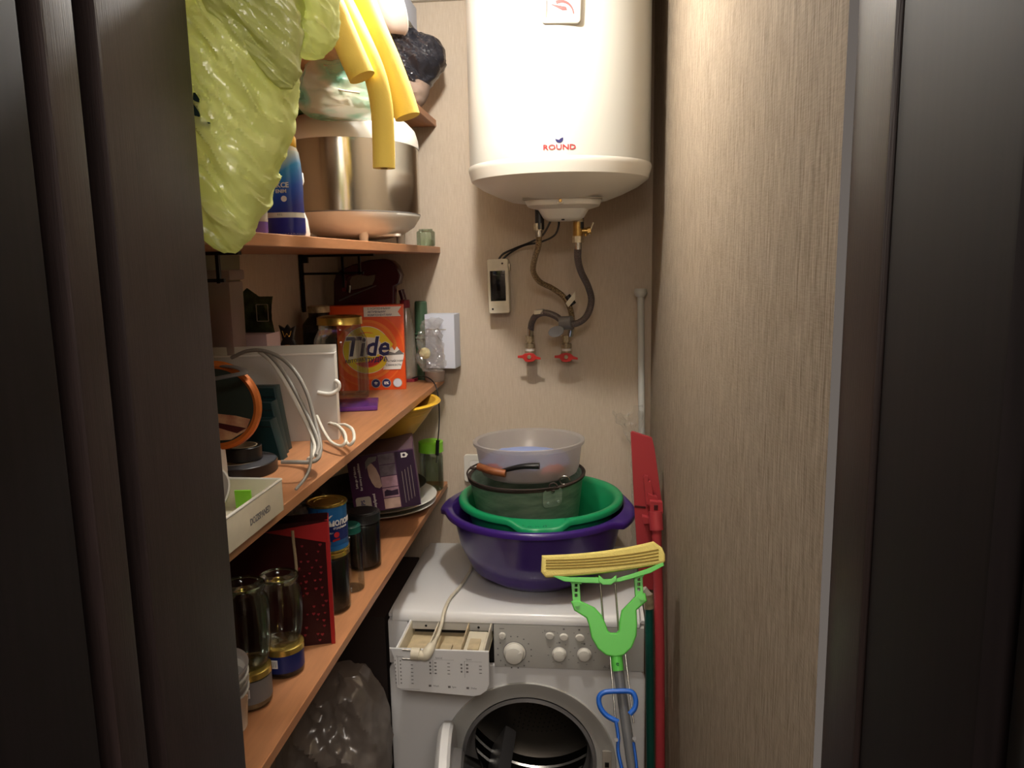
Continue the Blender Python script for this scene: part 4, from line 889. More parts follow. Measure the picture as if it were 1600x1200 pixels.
# ------------------------------------------------------------------ second-lowest shelf (powder box)
tp = P(629, 477, Y=2.0); BW, BH, BD = .200, tp.z - z2, .055
tb_ = thing('washing_powder_box', 'orange washing powder box with yellow ring print standing behind the glass jar', 'box', (-.6065, 2.035, z2), (0, 0, .20))
box('carton', (0, 0, BH / 2), (BW, BD, BH), M['orange'], tb_, .002)
def fd(k, x=0, z=0): return front(x, -BD / 2 - .0003 - .00025 * k, z)
def clipc(r, c): return [(max(-BW / 2 + .001, min(BW / 2 - .001, x)), max(.001, min(BH - .001, z))) for x, z in circ(r, 64, c)]
cc = (.000, .110)
for k, (r, m) in enumerate(((.100, 'orangem'), (.096, 'orange'), (.081, 'orangel'), (.074, 'orangem'), (.064, 'whitep'), (.0625, 'yel'), (.048, 'orangem'), (.045, 'redpr'))):
    plate('printed_ring', [clipc(r, cc)], .0001, M[m], tb_, fd(k))
plate('printed_swoosh', [[(-.055, .075), (.0, .078), (.058, .105), (.070, .124), (.05, .150), (.0, .156), (-.03, .150), (-.05, .13), (-.058, .10)]], .0001, M['yel'], tb_, fd(9)); plate('printed_swoosh', [[(-.05, .085), (.03, .098), (.045, .115), (.03, .142), (-.02, .146), (-.045, .13)]], .0001, M['whitep'], tb_, fd(10))
text('Tide', .072, M['whitep'], tb_, fd(11, -.002, .117), bold=.0034, shear=.22, sx=.92); text('Tide', .072, M['navy'], tb_, fd(12, -.002, .117), bold=.0016, shear=.22, sx=.92)
text('ПУДРА', .017, M['navy'], tb_, fd(12, .024, .083) @ Matrix.Rotation(.08, 4, 'Z'), bold=.0004, shear=.15)
text('АВТОМАТ', .012, M['navy'], tb_, fd(12, -.030, .082) @ Matrix.Rotation(.10, 4, 'Z'), bold=.0002)
plate('printed_panel', [[(.040, .056), (.088, .056), (.097, .088), (.098, .100), (.042, .100), (.052, .078)]], .0001, M['whitep'], tb_, fd(11)); plate('mountain', [[(.048, .094), (.060, .104), (.066, .117), (.073, .106), (.080, .117), (.088, .107), (.098, .096)]], .0001, M['greypr'], tb_, fd(12)); plate('mountain', [[(.060, .104), (.066, .118), (.073, .107), (.080, .118), (.086, .109), (.074, .100)]], .0001, M['whitep'], tb_, fd(13))
text('Альпийская', .0088, M['greypr'], tb_, fd(12, .069, .079), bold=.0001); text('Свежесть', .0088, M['greypr'], tb_, fd(12, .069, .068), bold=.0001)
plate('printed_flag', [[(-.004, BH - .030), (.082, BH - .030), (.094, BH - .030), (.086, BH - .018), (.096, BH - .004), (-.004, BH - .004)]], .0001, M['whitep'], tb_, fd(11))
for k, s_ in enumerate(('С УСИЛЕННЫМИ', 'АКТИВНЫМИ', 'КОМПОНЕНТАМИ')): text(s_, .0072, M['greypr' if k == 0 else 'navy'], tb_, fd(12, .006, BH - .009 - k * .0085), bold=.0001, align='LEFT')
for x, m, s_ in ((.020, 'navy', '*'), (.048, 'navy', '0%'), (.078, 'bluewhite', '')):
    plate('printed_badge', [circ(.0125, 28, (x, .019))], .0001, M['greyl'], tb_, fd(11)); plate('printed_badge', [circ(.0108, 28, (x, .019))], .0001, M[m], tb_, fd(12))
    if s_: text(s_, .022 if s_ == '*' else .0105, M['whitep'], tb_, fd(13, x, .014 if s_ == '*' else .019), bold=.0004)
# burgundy garment steamer with clear tank
gs = thing('garment_steamer', 'burgundy handheld steamer with looped handle and clear water tank behind the powder box', 'steamer', P(640, 598, Z=z2) + Vector((0, .03, 0)))
GL = gs.location.copy(); Yg = 2.135
def gp_(q): v = P(q[0], q[1], Y=Yg) - GL; return (v.x, v.z)
outer = [(527, 478), (527, 440), (530, 430), (538, 422), (556, 415), (580, 408), (602, 406), (614, 409), (621, 416), (627, 430), (624, 442), (616, 446), (615, 500), (614, 560), (613, 597), (540, 597), (534, 540), (530, 500)]
hole = [(545, 456), (541, 440), (545, 431), (560, 427), (578, 429), (592, 426), (590, 437), (586, 446), (566, 452)]
plate('steamer_body', [[gp_(q) for q in outer], [gp_(q) for q in hole]], .046, M['burg'], gs, front(0, Yg - GL.y, 0), .003, 60)
tube('trigger_bar', [P(530, 470, Y=2.105), P(550, 461, Y=2.10), P(588, 446, Y=2.105)], .0018, M['greyp'], gs, 8)
tube('trigger', [P(546, 457, Y=2.11), P(547, 446, Y=2.11)], .004, M['chrome'], gs, 8, smooth=False); box('handle_insert', P(538, 447, Y=2.112) - GL, (.010, .006, .03), M['burgl'], gs, .002, (0, .1, 0))
tp0 = P(632, 500, Y=2.155)
lathe('water_tank', [(0, 0), (.024, 0), (.027, .01), (.0265, .07), (.022, .14), (.015, .185), (.011, .205), (.011, .212)], M['tank'], gs, (tp0.x - GL.x, 2.175 - GL.y, .008), 40, smooth=60)
cyl('tank_foot', .028, .012, M['burgl'], gs, (tp0.x - GL.x, 2.175 - GL.y, -.003), seg=36)
cyl('tank_collar', .0145, .022, M['burgl'], gs, (tp0.x - GL.x - .002, 2.175 - GL.y, .212), seg=24); cyl('nozzle', .009, .030, M['burg'], gs, (tp0.x - GL.x - .004, 2.175 - GL.y, .234), (0, -.25, 0), 20)
jar('glass_jar', 'clear empty glass jar with gold lid in front of the powder box', 'jar', (-.603, 1.800, z2 + .012), .063, .205, 'glass', 'gold', .014, .80, .74)
o = box('foil_packet', (-.580, 1.765, z2 + .006), (.14, .12, .010), M['purplefoil'], None, .003, (0, 0, .25)); tag(o, 'shiny purple foil packet lying under the gold-lidded jar', 'packet')
jar('glass_jar', 'dark smoky glass jar behind the gold-lidded jar by the left wall', 'jar', (-.702, 1.935, z2), .043, .235, 'glassd', 'brassd', .012, .62, .80, 'jardark', .75)
o = box('tea_box', (-.700, 1.83, z2 + .065), (.035, .06, .13), M['dkred'], None, .002); tag(o, 'narrow dark red box with orange band beside the white tray', 'box')
plate('orange_band', [rrect(.034, .026, .001)], .0006, M['orangel'], o, front(0, -.0305, .03))
va = thing('bamboo_vase', 'dark green bamboo-shaped holder between the steamer and the white box', 'vase', (-.494, 2.205, z2))
lathe('vase_body', [(0, 0), (.0185, 0), (.0185, .118), (.0215, .122), (.0185, .126), (.0185, .130), (.0215, .134), (.0185, .138), (.018, .225), (.015, .229), (0, .229)], M['vase'], va, (0, 0, 0), 32)
q0, q1 = P(660, 492, Y=2.16), P(708, 574, Y=2.16)
jl = thing('small_jar', 'low brown jar wrapped in clear film under the white box', 'jar', (-.452, 2.17, z2)); lathe('jar_body', [(0, 0), (.026, 0), (.029, .006), (.029, .030), (0, .034)], M['brownpaper'], jl, (0, 0, 0), 32)
bx = thing('white_box', 'pale white cardboard box sticking out at the far end of the shelf', 'box', (-.432, 2.205, z2 + .036), (0, 0, -.10))
box('carton', (0, 0, (q0.z - z2 - .036) / 2), (.088, .06, q0.z - z2 - .036), M['bluewhite'], bx, .002); box('flap', (-.012, -.0305, (q0.z - z2 - .036) * .72), (.062, .001, .002), M['greyl'], bx)
o = sack('clear_film', [(500, 665, 690), (515, 656, 688), (535, 653, 690), (555, 652, 694), (570, 655, 697), (580, 660, 690)], 2.125, .022, M['clearfilm'], None, .026, 6, 90, 9, fs=(34, 30), smooth=12); tag(o, 'crumpled clear film in front of the pale white box', 'plastic wrap')
o = blob('sponge_ball', (.016, .012, .016), mat('pale_yellow', (236, 226, 170), .7), None, P(664, 552, Y=2.135), .12, 1.5, sub=4); tag(o, 'pale yellow lump inside the clear film', 'sponge')
# near end of that shelf
t = thing('plastic_organizer', 'white plastic organiser tray standing upright on the shelf by the cables', 'organizer', (-.612, 1.425, z2), (0, 0, .20))
PW, PH = .235, .170
box('front_sheet', (0, -.018, PH / 2), (PW, .003, PH), mat('grey_white_sheet', (196, 194, 190), .35), t, .001); box('back_sheet', (0, .018, PH / 2 + .007), (PW, .003, PH + .014), M['plast_w'], t, .001)
box('side_sheet', (PW / 2 - .0015, 0, PH / 2), (.003, .034, PH), M['plast_w'], t, .001); box('base_sheet', (0, 0, .0015), (PW, .034, .003), M['plast_w'], t, .0005); box('top_lip', (0, -.018, PH), (PW + .002, .005, .003), M['whitep'], t, .001)
tube('white_loop', [(PW / 2 - .035, -.020, PH - .075), (PW / 2 - .012, -.024, PH - .078), (PW / 2 + .004, -.022, PH - .070), (PW / 2 + .006, -.022, PH - .058), (PW / 2 - .001, -.02, PH - .052)], .0040, M['plast_w'], t, 10, world=False)
o = box('gift_box', (-.728, 1.55, z2 + .1), (.13, .07, .20), M['lilac'], None, .002); tag(o, 'pale lilac box behind the white organiser, under the green packet', 'box')
plate('printed_petal', [circ(.022, 20, sx=1.2)], .0006, M['plum'], o, front(-.03, -.0355, .055)); plate('printed_petal', [circ(.022, 20, sx=1.4)], .0006, M['plum'], o, front(.02, -.0355, .052))
pk = thing('foil_packet', 'shiny dark green packet standing on the lilac box', 'packet', (-.695, 1.55, z2 + .2005))
quad = quad_grid('packet_skin', lambda u, v: Vector((-.036 + u * .072, -.012 * math.sin(PI * v) + .003 * noise.noise(Vector((u * 7, v * 7, 1))), v * (.075 + .018 * max(0, 1 - abs(u - .25) * 3)))), 16, 16, M['packet'], pk, .008, 25); plate('packet_window', [rrect(.026, .036, .002), rrect(.023, .033, .001)], .0006, M['greyl'], pk, front(.018, -.016, .042))
cb = thing('storage_container', 'frosted plastic container with clip lid by the door frame', 'container', (-.722, 1.452, z2))
box('tub', (0, 0, .155), (.066, .06, .31), M['tubbox'], cb, .006, taper=.92); box('lid', (0, 0, .322), (.072, .066, .020), M['tubbox'], cb, .006); box('clip', (-.02, -.036, .310), (.022, .006, .030), M['tub'], cb, .002); box('contents', (.0, 0, .19), (.045, .04, .12), M['pinkp'], cb, .01)
od = thing('ornament', 'black and gold crown-shaped ornament behind the white organiser', 'ornament', (-.660, 1.62, z2))
plate('ornament_body', [[(-.022, 0), (.022, 0), (.024, .14), (.020, .16), (.010, .178), (.012, .192), (.016, .205), (.006, .200), (.0, .208), (-.006, .200), (-.016, .206), (-.012, .19), (-.010, .178), (-.02, .16), (-.024, .14)]], .010, M['black'], od, front(0, 0, 0), .002)
for r in (.017, .013): tube('gold_line', [(r * math.cos(a), -.0062, .150 + r * math.sin(a)) for a in [k * PI / 8 for k in range(9)]], .0009, M['gold'], od, 6, world=False)
tube('gold_line', [(-.010, -.0062, .198), (-.005, -.0062, .185), (0, -.0062, .192), (.005, -.0062, .185), (.010, -.0062, .198)], .0009, M['gold'], od, 6, world=False)
o = box('board', (lw(1.45) + .030, 1.45, z2 + .182), (.008, .34, .36), M['olive'], None, .001, (0, .05, .052)); tag(o, 'olive brown board leaning against the left wall behind the frosted container', 'board')
cyl('drilled_hole', .003, .002, M['dark'], o, (.0035, .085, .105), (0, PI / 2, 0), 10)
# teal cases
for k, (x, y, w_, h_, lb) in enumerate(((-.630, 1.350, .11, .118, 'tall dark teal case, rearmost of three behind the orange-rimmed frame'), (-.627, 1.318, .118, .096, 'dark teal case, middle one of three'), (-.622, 1.284, .13, .070, 'low dark teal case, frontmost of three, behind the black tape'))):
    t = thing('glasses_case', lb, 'case', (x, y, z2), group='dark teal cases')
    plate('case_body', [[(-w_ / 2 - .02, 0), (w_ / 2 + .012, 0), (w_ / 2 - .004, h_), (-w_ / 2 - .01, h_)]], .026, M['teal'], t, front(0, 0, 0), .003); tube('case_seam', [(-w_ / 2 - .01, -.0135, h_ * .86), (w_ / 2 - .003, -.0135, h_ * .86)], .0008, M['dark'], t, 6, world=False)
# round picture with copper rim
oc = P(338, 634, Y=1.13); fr_ = thing('round_frame', 'round copper-rimmed frame with dark green picture by the door frame', 'frame', (oc.x, 1.13, z2), (0, 0, .12))
rr_ = .066; cz = oc.z - z2; lathe('copper_rim', [(rr_ - .007, -.004), (rr_ - .002, -.008), (rr_ + .003, -.006), (rr_ + .005, 0), (rr_ + .003, .006), (rr_ - .002, .008), (rr_ - .007, .004), (rr_ - .005, 0), (rr_ - .007, -.004)], M['copper'], fr_, (0, 0, cz), 72, rot=(PI / 2, 0, 0))
cyl('picture', rr_ - .004, .004, M['dgreen'], fr_, (0, .002, cz), (PI / 2, 0, 0), 64)
plate('painted_shape', [[(-.055, -.022), (-.03, -.010), (.0, -.012), (.03, -.016), (.052, -.022), (.044, -.040), (.02, -.054), (-.02, -.056), (-.045, -.040)]], .0006, M['ppic'], fr_, front(0, -.0025, cz)); plate('painted_shape', [[(-.05, -.030), (0, -.026), (.045, -.036), (.03, -.044), (0, -.034), (-.046, -.038)]], .0005, M['dkred'], fr_, front(0, -.003, cz))
lathe('stand', [(0, 0), (.03, 0), (.03, .004), (.010, .010), (.008, cz - rr_), (0, cz - rr_)], M['plast_w'], fr_, (0, 0, 0), 32)
st = thing('velcro_strap', 'grey fabric strap looped around the top of the copper-rimmed frame', 'strap', P(360, 580, Y=1.10))
tube('strap_band', [P(330, 571, Y=1.14), P(362, 573, Y=1.12), P(379, 578, Y=1.105), P(380, 583, Y=1.09), P(366, 586, Y=1.08), P(345, 590, Y=1.075), P(325, 594, Y=1.08)], .0062, M['strap'], st, 10, flat=.35)
# rolls of tape
def roll(lb, loc, ro, ri, h, side_):
    t = thing('tape_roll', lb, 'tape', loc, group='black tape rolls')
    lathe('tape_wound', [(ri + .002, .0005), (ro - .001, .0005), (ro, .0015), (ro, h - .0015), (ro - .001, h - .0005), (ri + .002, h - .0005)], M['tape'], t, (0, 0, 0), 64); lathe('tape_face', [(ri + .002, h - .0004), (ro - .002, h - .0004)], M[side_], t, (0, 0, 0), 64)
    lathe('card_core', [(ri, 0), (ri + .002, 0), (ri + .002, h), (ri, h), (ri, 0)], M['core'], t, (0, 0, 0), 48); return t
roll('wide black tape roll lying flat, underneath the smaller roll', (-.590, 1.195, z2), .066, .034, .020, 'greydisc'); roll('smaller black tape roll with pale core, on top of the wide roll', (-.580, 1.200, z2 + .0205), .031, .022, .024, 'tape')
# cables
pc2 = thing('grey_cable', 'bundle of grey cable arching over the white organiser down to the shelf edge', 'cable', (-.50, 1.2, z2 + .004))
def ctube(nm, pl, r, m, par): tube(nm, [P(a, b, Y=c) for a, b, c in pl], r, M[m], par, 10)
ctube('cable_loop', [(362, 559, 1.30), (385, 549, 1.29), (412, 548, 1.28), (440, 560, 1.27), (463, 583, 1.26), (480, 615, 1.25), (490, 650, 1.24), (498, 680, 1.22), (501, 700, 1.20), (497, 716, 1.17), (484, 722, 1.15), (462, 722, 1.14), (440, 722, 1.14)], .0034, 'cable_g', pc2)
ctube('cable_loop', [(405, 549, 1.29), (425, 566, 1.27), (447, 600, 1.26), (468, 640, 1.25), (484, 672, 1.23), (492, 695, 1.205), (490, 710, 1.18), (482, 718, 1.16)], .0036, 'cable_w', pc2)
ctube('cable_loop', [(413, 549, 1.285), (433, 567, 1.265), (455, 600, 1.255), (476, 640, 1.245), (491, 672, 1.225), (498, 695, 1.20), (494, 712, 1.175)], .0036, 'cable_g', pc2)
ctube('cable_tail', [(487, 660, 1.24), (487, 700, 1.20), (484, 730, 1.10), (476, 748, 1.07), (462, 765, 1.05)], .0024, 'cable_g', pc2)
wc = thing('white_cable', 'thin white cable looping over the shelf edge in front of the purple foil packet', 'cable', (-.46, 1.4, z2 + .003))
ctube('cable_loop', [(495, 650, 1.40), (505, 672, 1.36), (517, 690, 1.33), (532, 697, 1.31), (540, 690, 1.31), (538, 676, 1.34), (526, 664, 1.38), (514, 662, 1.41)], .0030, 'cable_w', wc)
ctube('cable_loop', [(516, 661, 1.40), (530, 668, 1.37), (538, 682, 1.34), (545, 695, 1.31), (553, 687, 1.31), (551, 672, 1.34), (540, 664, 1.38), (528, 664, 1.40)], .0030, 'cable_w', wc)
ac = thing('audio_cable', 'thin black cable with plug hanging over the far end of the shelf', 'cable', P(682, 605, Y=2.12))
ctube('cord', [(640, 592, 2.16), (657, 588, 2.15), (672, 592, 2.13), (682, 606, 2.10), (686, 635, 2.09), (686, 665, 2.09), (684, 690, 2.09)], .0017, 'black', ac); ctube('plug_grip', [(684, 688, 2.09), (683, 711, 2.09)], .0052, 'black', ac); ctube('plug_tip', [(683, 711, 2.09), (682, 723, 2.09)], .0020, 'chrome', ac)
# white open tray with printed word, holding odds and ends
wt_ = thing('label_tray', 'white open-topped tray with faded printed word at the near end of the shelf', 'tray', (-.487, .9, z2 + .001))
TW, TL_, TH_ = .112, .20, .044
box('tray_side', (TW / 2, 0, TH_ / 2), (.003, TL_, TH_), M['cream'], wt_, .001); box('tray_side', (-TW / 2, 0, TH_ / 2), (.003, TL_, TH_), M['cream'], wt_, .001); box('tray_end', (0, TL_ / 2, TH_ / 2), (TW, .003, TH_), M['cream'], wt_, .001); box('tray_end', (0, -TL_ / 2, TH_ / 2), (TW, .003, TH_), M['cream'], wt_, .001); box('tray_base', (0, 0, .0015), (TW, TL_, .003), M['cream'], wt_, .001)
tube('tray_lip', [(TW / 2, -TL_ / 2, TH_), (TW / 2, TL_ / 2, TH_), (-TW / 2, TL_ / 2, TH_)], .0022, M['plast_w'], wt_, 8, world=False, smooth=False)
text('DOZISPANED', .0125, M['greypr'], wt_, side(TW / 2 + .0017, .025, TH_ * .40), bold=.0002, sx=.8)
o = lathe('saucer', [(0, 0), (.03, .001), (.042, .006), (.046, .012), (.044, .013), (.03, .004), (0, .003)], M['plate'], None, (-.500, .912, z2 + .040), 40, rot=(.75, -.25, 0)); tag(o, 'white plastic saucer tilted inside the open tray', 'saucer')
o = blob('tangled_cable', (.034, .05, .020), M['black'], None, (-.495, .855, z2 + .024), .5, 2.2, sub=4); tag(o, 'dark tangle of small things at the near end of the tray', 'tangle')
o = box('lime_card', (-.470, .965, z2 + .022), (.022, .003, .036), M['lime'], None, .0005, (.1, 0, .1)); tag(o, 'small lime green card standing in the tray', 'card')
# ------------------------------------------------------------------ lowest shelf
def dish(lb, loc, r, m, h=.022, rot=(0, 0, 0), nm='plate', cat='plate', grp=None):
    t = thing(nm, lb, cat, loc, rot, grp)
    lathe(nm + '_body', [(0, 0), (r * .55, 0), (r * .62, .002), (r * .80, h * .45), (r * .985, h - .002), (r, h), (r * .985, h + .001), (r * .80, h * .45 + .004), (r * .6, .005), (0, .005)], M[m], t, (0, 0, 0), 80, smooth=60); return t
dish('bottom white plate of the pair under the purple box', (-.580, 1.985, z3), .155, 'plate', grp='white plates on the lowest shelf'); dish('top white plate of the pair, under the purple box', (-.583, 1.988, z3 + .012), .160, 'plate', .024, grp='white plates on the lowest shelf')
dish('dark grey pan resting in the white plates behind the purple box', (-.600, 2.005, z3 + .030), .145, 'black', .034, (0, 0, 0), 'pan', 'pan')
pbx = thing('iron_box', 'dark purple appliance box with iron pictures tilted on the plates', 'box', (-.505, 1.815, z3 + .062), (0, -.10, .24))
w_, d_, h_ = .158, .17, .140; pbx.location = Vector(P(606, 797, Y=1.73)) + Vector((-.02, .085, .0))
box('carton', (0, 0, h_ / 2), (w_, d_, h_), M['plum'], pbx, .002); box('carton_top', (0, 0, h_ + .0005), (w_ - .004, d_ - .004, .001), M['plumt'], pbx)
def pf(k, x=0, z=0): return front(x, -d_ / 2 - .0003 - .0003 * k, z)
plate('dark_panel', [[(.034, .002), (.077, .002), (.077, .138), (.034, .138)]], .0002, M['plumd'], pbx, pf(0))
for k, (z0, z1_, m) in enumerate(((.112, .137, 'greyphoto'), (.084, .110, 'greyphoto'), (.056, .082, 'pinkp'), (.030, .054, 'plum'), (.003, .028, 'skin'))):
    plate('photo_strip', [[(-.006, z0), (.032, z0), (.032, z1_), (-.006, z1_)]], .0002, M['pinkp' if k == 3 else m], pbx, pf(1))
    if k == 3: plate('photo_strip', [[(-.003, .034), (.030, .034), (.030, .048), (.015, .046), (.004, .050), (-.002, .046)]], .0002, M['plumd'], pbx, pf(2))
plate('printed_iron', [[(-.022, .06), (-.012, .056), (-.006, .06), (-.008, .085), (-.014, .105), (-.022, .118), (-.030, .120), (-.034, .110), (-.033, .090), (-.028, .072)]], .0002, M['skin'], pbx, pf(1)); plate('printed_iron', [[(-.034, .112), (-.024, .120), (-.012, .124), (-.008, .134), (-.028, .134), (-.037, .124), (-.038, .106)]], .0002, M['greyp'], pbx, pf(2))
plate('brand_tag', [rrect(.036, .045, .006, (-.054, .018))], .0002, M['greyl'], pbx, pf(1)); R9 = Matrix.Rotation(PI / 2, 4, 'Z')
text('PHILIPS', .013, M['navy'], pbx, pf(2, -.055, .012) @ R9, bold=.0003); text('Lets go of fabrics', .0078, M['whitep'], pbx, pf(2, -.064, .090) @ R9, bold=.0001); text('for more possibilities', .0078, M['whitep'], pbx, pf(2, -.054, .090) @ R9, bold=.0001); text('EasySpeed', .009, M['whitep'], pbx, pf(2, -.028, .026) @ R9, bold=.0001)
plate('shield_emblem', [[(.048, .122), (.060, .122), (.065, .128), (.060, .134), (.048, .134)], circ(.0035, 14, (.055, .128))], .0002, M['whitep'], pbx, pf(2))
for k in range(4): text('lorem fabric care', .0052, M['whitep'], pbx, pf(2, .045 + k * .007, .052) @ R9) if False else pr(pbx, pf(2), [(.045 + k * .0075, .050 + .004 * k, .0008, .078)], 'greyl')
jar('glass_jar', 'clear jar with lime green lid at the far end of the lowest shelf', 'jar', (-.470, 2.165, z3), .034, .148, 'glassg', 'lime', .026, .9, .8, lr=.036)
cl = thing('colander', 'yellow plastic colander squeezed under the shelf behind the purple box', 'colander', (-.562, 1.962, z3 + .211)); cl.scale = (1.24, 1.24, 1)
lathe('colander_bowl', [(0, 0), (.065, 0), (.075, .006), (.100, .045), (.122, .085), (.128, .086), (.129, .090), (.121, .090), (.097, .046), (.072, .008), (0, .003)], M['colander'], cl, (0, 0, 0), 72, smooth=50)
lathe('colander_rim', [(.121, .086), (.129, .084), (.132, .088), (.129, .092), (.121, .091), (.121, .086)], M['ycap'], cl, (0, 0, 0), 72)
for k in range(7): lathe('rib', [(.076 + k * .0065, .010 + k * .0105), (.0785 + k * .0065, .011 + k * .0105), (.0785 + k * .0065, .013 + k * .0105)], M['colander'], cl, (0, 0, 0), 64)
# jars and tins
tn = jar('glass_jar', 'dark-filled jar holding up the blue milk can', 'jar', (-.504, 1.372, z3), .0365, .122, 'glass', None, content='jardark', ch=.88, neck=.86, shoulder=.86); tn
lathe('jar_lid', [(0, .1235), (.035, .1235), (.0375, .121), (.038, .114), (.036, .113)], M['gold'], tn, (0, 0, 0), 48)
mk_ = tin('milk_can', 'blue and white condensed milk can on top of a dark-filled jar', 'can', (-.504, 1.372, z3 + .124), .0378, .094, 'canblue')
def cb_(zc, a0): return lambda co: Vector(((.0380 + co.z) * math.cos(a0 + co.x / .038), (.0380 + co.z) * math.sin(a0 + co.x / .038), co.y + zc))
def wrap(nm, lp, m, a0, zc, lift=0):
    o = plate(nm, [lp], .0002, M[m], mk_, None); f_ = cb_(zc, a0)
    for v in o.data.vertices: c = v.co.copy(); c.z += lift; v.co = f_(c)
A0 = -PI / 2 + .35
for k in range(8): 
    x0_ = -.02 + k * .005
lathe('label_band', [(.0376, .024), (.0377, .06)], M['candark'], mk_, (0, 0, 0), 48); lathe('label_band', [(.0377, .006), (.0378, .014)], M['canblue'], mk_, (0, 0, 0), 48)
wrap('label_diamond', [(-.018, .012), (-.010, .016), (.000, .018), (.012, .016), (.018, .011), (.012, .004), (-.010, .004)], 'canblue', A0, .045)
text('МОЛОКО', .0135, M['whitep'], mk_, None, bend=cb_(.058, -.40), bold=.0005, sx=.95); text('сгущённое', .006, M['whitep'], mk_, None, bend=cb_(.049, -.55)); text('370 г', .0045, M['whitep'], mk_, None, bend=cb_(.040, -1.1))
wrap('label_stripe', [(-.018, .030), (-.014, .030), (-.004, .022), (.006, .030), (.010, .030), (-.003, .018)], 'whitep', A0, .045); wrap('label_cookie', circ(.006, 18), 'brownw', A0 - .05, .021, .0003); wrap('label_badge', circ(.0055, 18), 'redpr', A0 + .42, .036, .0003); wrap('label_badge', [(-.006, -.003), (.008, -.001), (.008, .003), (-.006, .001)], 'redd', A0 + .36, .026, .0004)
wrap('label_cream', [(-.016, -.008), (.004, -.008), (-.008, .006), (-.016, .006)], 'whitep', A0 - .05, .021)
wrap('can_seam', [(-.0005, -.04), (.0005, -.04), (.0005, .04), (-.0005, .04)], 'navy', A0 - .48, .046)
jar('glass_jar', 'tall narrow clear jar with dark green lid behind the milk can', 'jar', (-.494, 1.462, z3), .027, .140, 'glass', 'dkgreen', .010, .85, .85)
jar('glass_jar', 'black-filled jar with black lid in front of the white plates', 'jar', (-.502, 1.585, z3), .037, .128, 'glass', 'black', .016, .92, .86, 'jardark', .9, lr=.0375)
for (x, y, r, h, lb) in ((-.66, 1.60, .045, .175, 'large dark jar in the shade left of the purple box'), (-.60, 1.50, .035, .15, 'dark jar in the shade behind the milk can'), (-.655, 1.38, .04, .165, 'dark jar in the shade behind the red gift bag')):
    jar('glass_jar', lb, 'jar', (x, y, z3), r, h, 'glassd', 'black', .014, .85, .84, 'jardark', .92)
t = thing('cloth_bundle', 'grey-brown cloth bundle on jars behind the red gift bag', 'cloth', (-.575, 1.335, z3 + .165)); blob('cloth_fold', (.055, .05, .040), mat('grey_cloth', (96, 86, 84), .9), t, (0, 0, .02), .3, 1.4, sub=5); blob('pale_fold', (.030, .03, .022), M['greyl'], t, (-.005, -.045, -.01), .3, 1.8, sub=4)
# red gift bag
gb_ = thing('gift_bag', 'dark red gift bag with small hearts and twisted rope handles', 'gift bag', (-.577, 1.215, z3), (0, 0, .32)); GW, GH, GD = .245, .228, .035
bm = bmesh.new(); vs = []
for z, k in ((0, 0), (GH, .004)):
    vs.append([bm.verts.new(v) for v in ((-GW / 2, -GD / 2 - k, z), (GW / 2, -GD / 2 - k, z), (GW / 2 - .0, GD / 2 + k, z), (-GW / 2, GD / 2 + k, z))])
bm.faces.new(vs[0][::-1])
for i in range(4): bm.faces.new((vs[0][i], vs[0][(i + 1) % 4], vs[1][(i + 1) % 4], vs[1][i]))
bmesh.ops.solidify(bm, geom=bm.faces[:], thickness=.0012); bmesh.ops.recalc_face_normals(bm, faces=bm.faces); fin('bag_paper', bm, M['dkred'], gb_, 20)
box('corner_fold', (GW / 2 - .001, -GD / 2 - .002, GH / 2), (.007, .003, GH), M['redd'], gb_, .0008); box('side_fold', (GW / 2 + .0012, 0, GH / 2), (.0015, GD, GH), M['redd'], gb_, .0004)
plate('top_fold', [[(.02, 0), (GW / 2, -.028), (GW / 2, .010)]], .0015, M['redd'], gb_, front(0, -GD / 2 - .006, GH - .012))
n_ = 0
hm = None
random.seed(3)
for r_ in range(15):
    for c_ in range(4):
        x = GW / 2 - .012 - c_ * .011 - (r_ % 2) * .0055 ; z = .008 + r_ * .0125
        if random.random() < .42: continue
        x += random.uniform(-.003, .003); z += random.uniform(-.003, .003)
        s_ = random.uniform(.6, 1.0) * .0030
        if hm is None:
            o = plate('printed_heart', [[(0, -1), (1, .2), (.9, .8), (.4, 1), (0, .6), (-.4, 1), (-.9, .8), (-1, .2)]], .05, M['heart'], gb_, None); hm = o.data
        else: o = bpy.data.objects.new('printed_heart', hm); COL.objects.link(o); o.parent = gb_
        o.location = (x, -GD / 2 - .0012 - .004 * z / GH, z); o.rotation_euler = (PI / 2, 0, 0); o.scale = (s_, s_, s_ * .1)
for pl in (((457, 829, 1.212), (459, 850, 1.208), (462, 875, 1.206), (463, 892, 1.205), (460, 905, 1.206), (454, 912, 1.207), (445, 914, 1.209)), ((379, 832, 1.212), (381, 860, 1.208), (384, 885, 1.206), (388, 903, 1.206), (392, 916, 1.205), (402, 925, 1.206))):
    ctube('rope_handle', pl, .0026, 'rope', gb_)
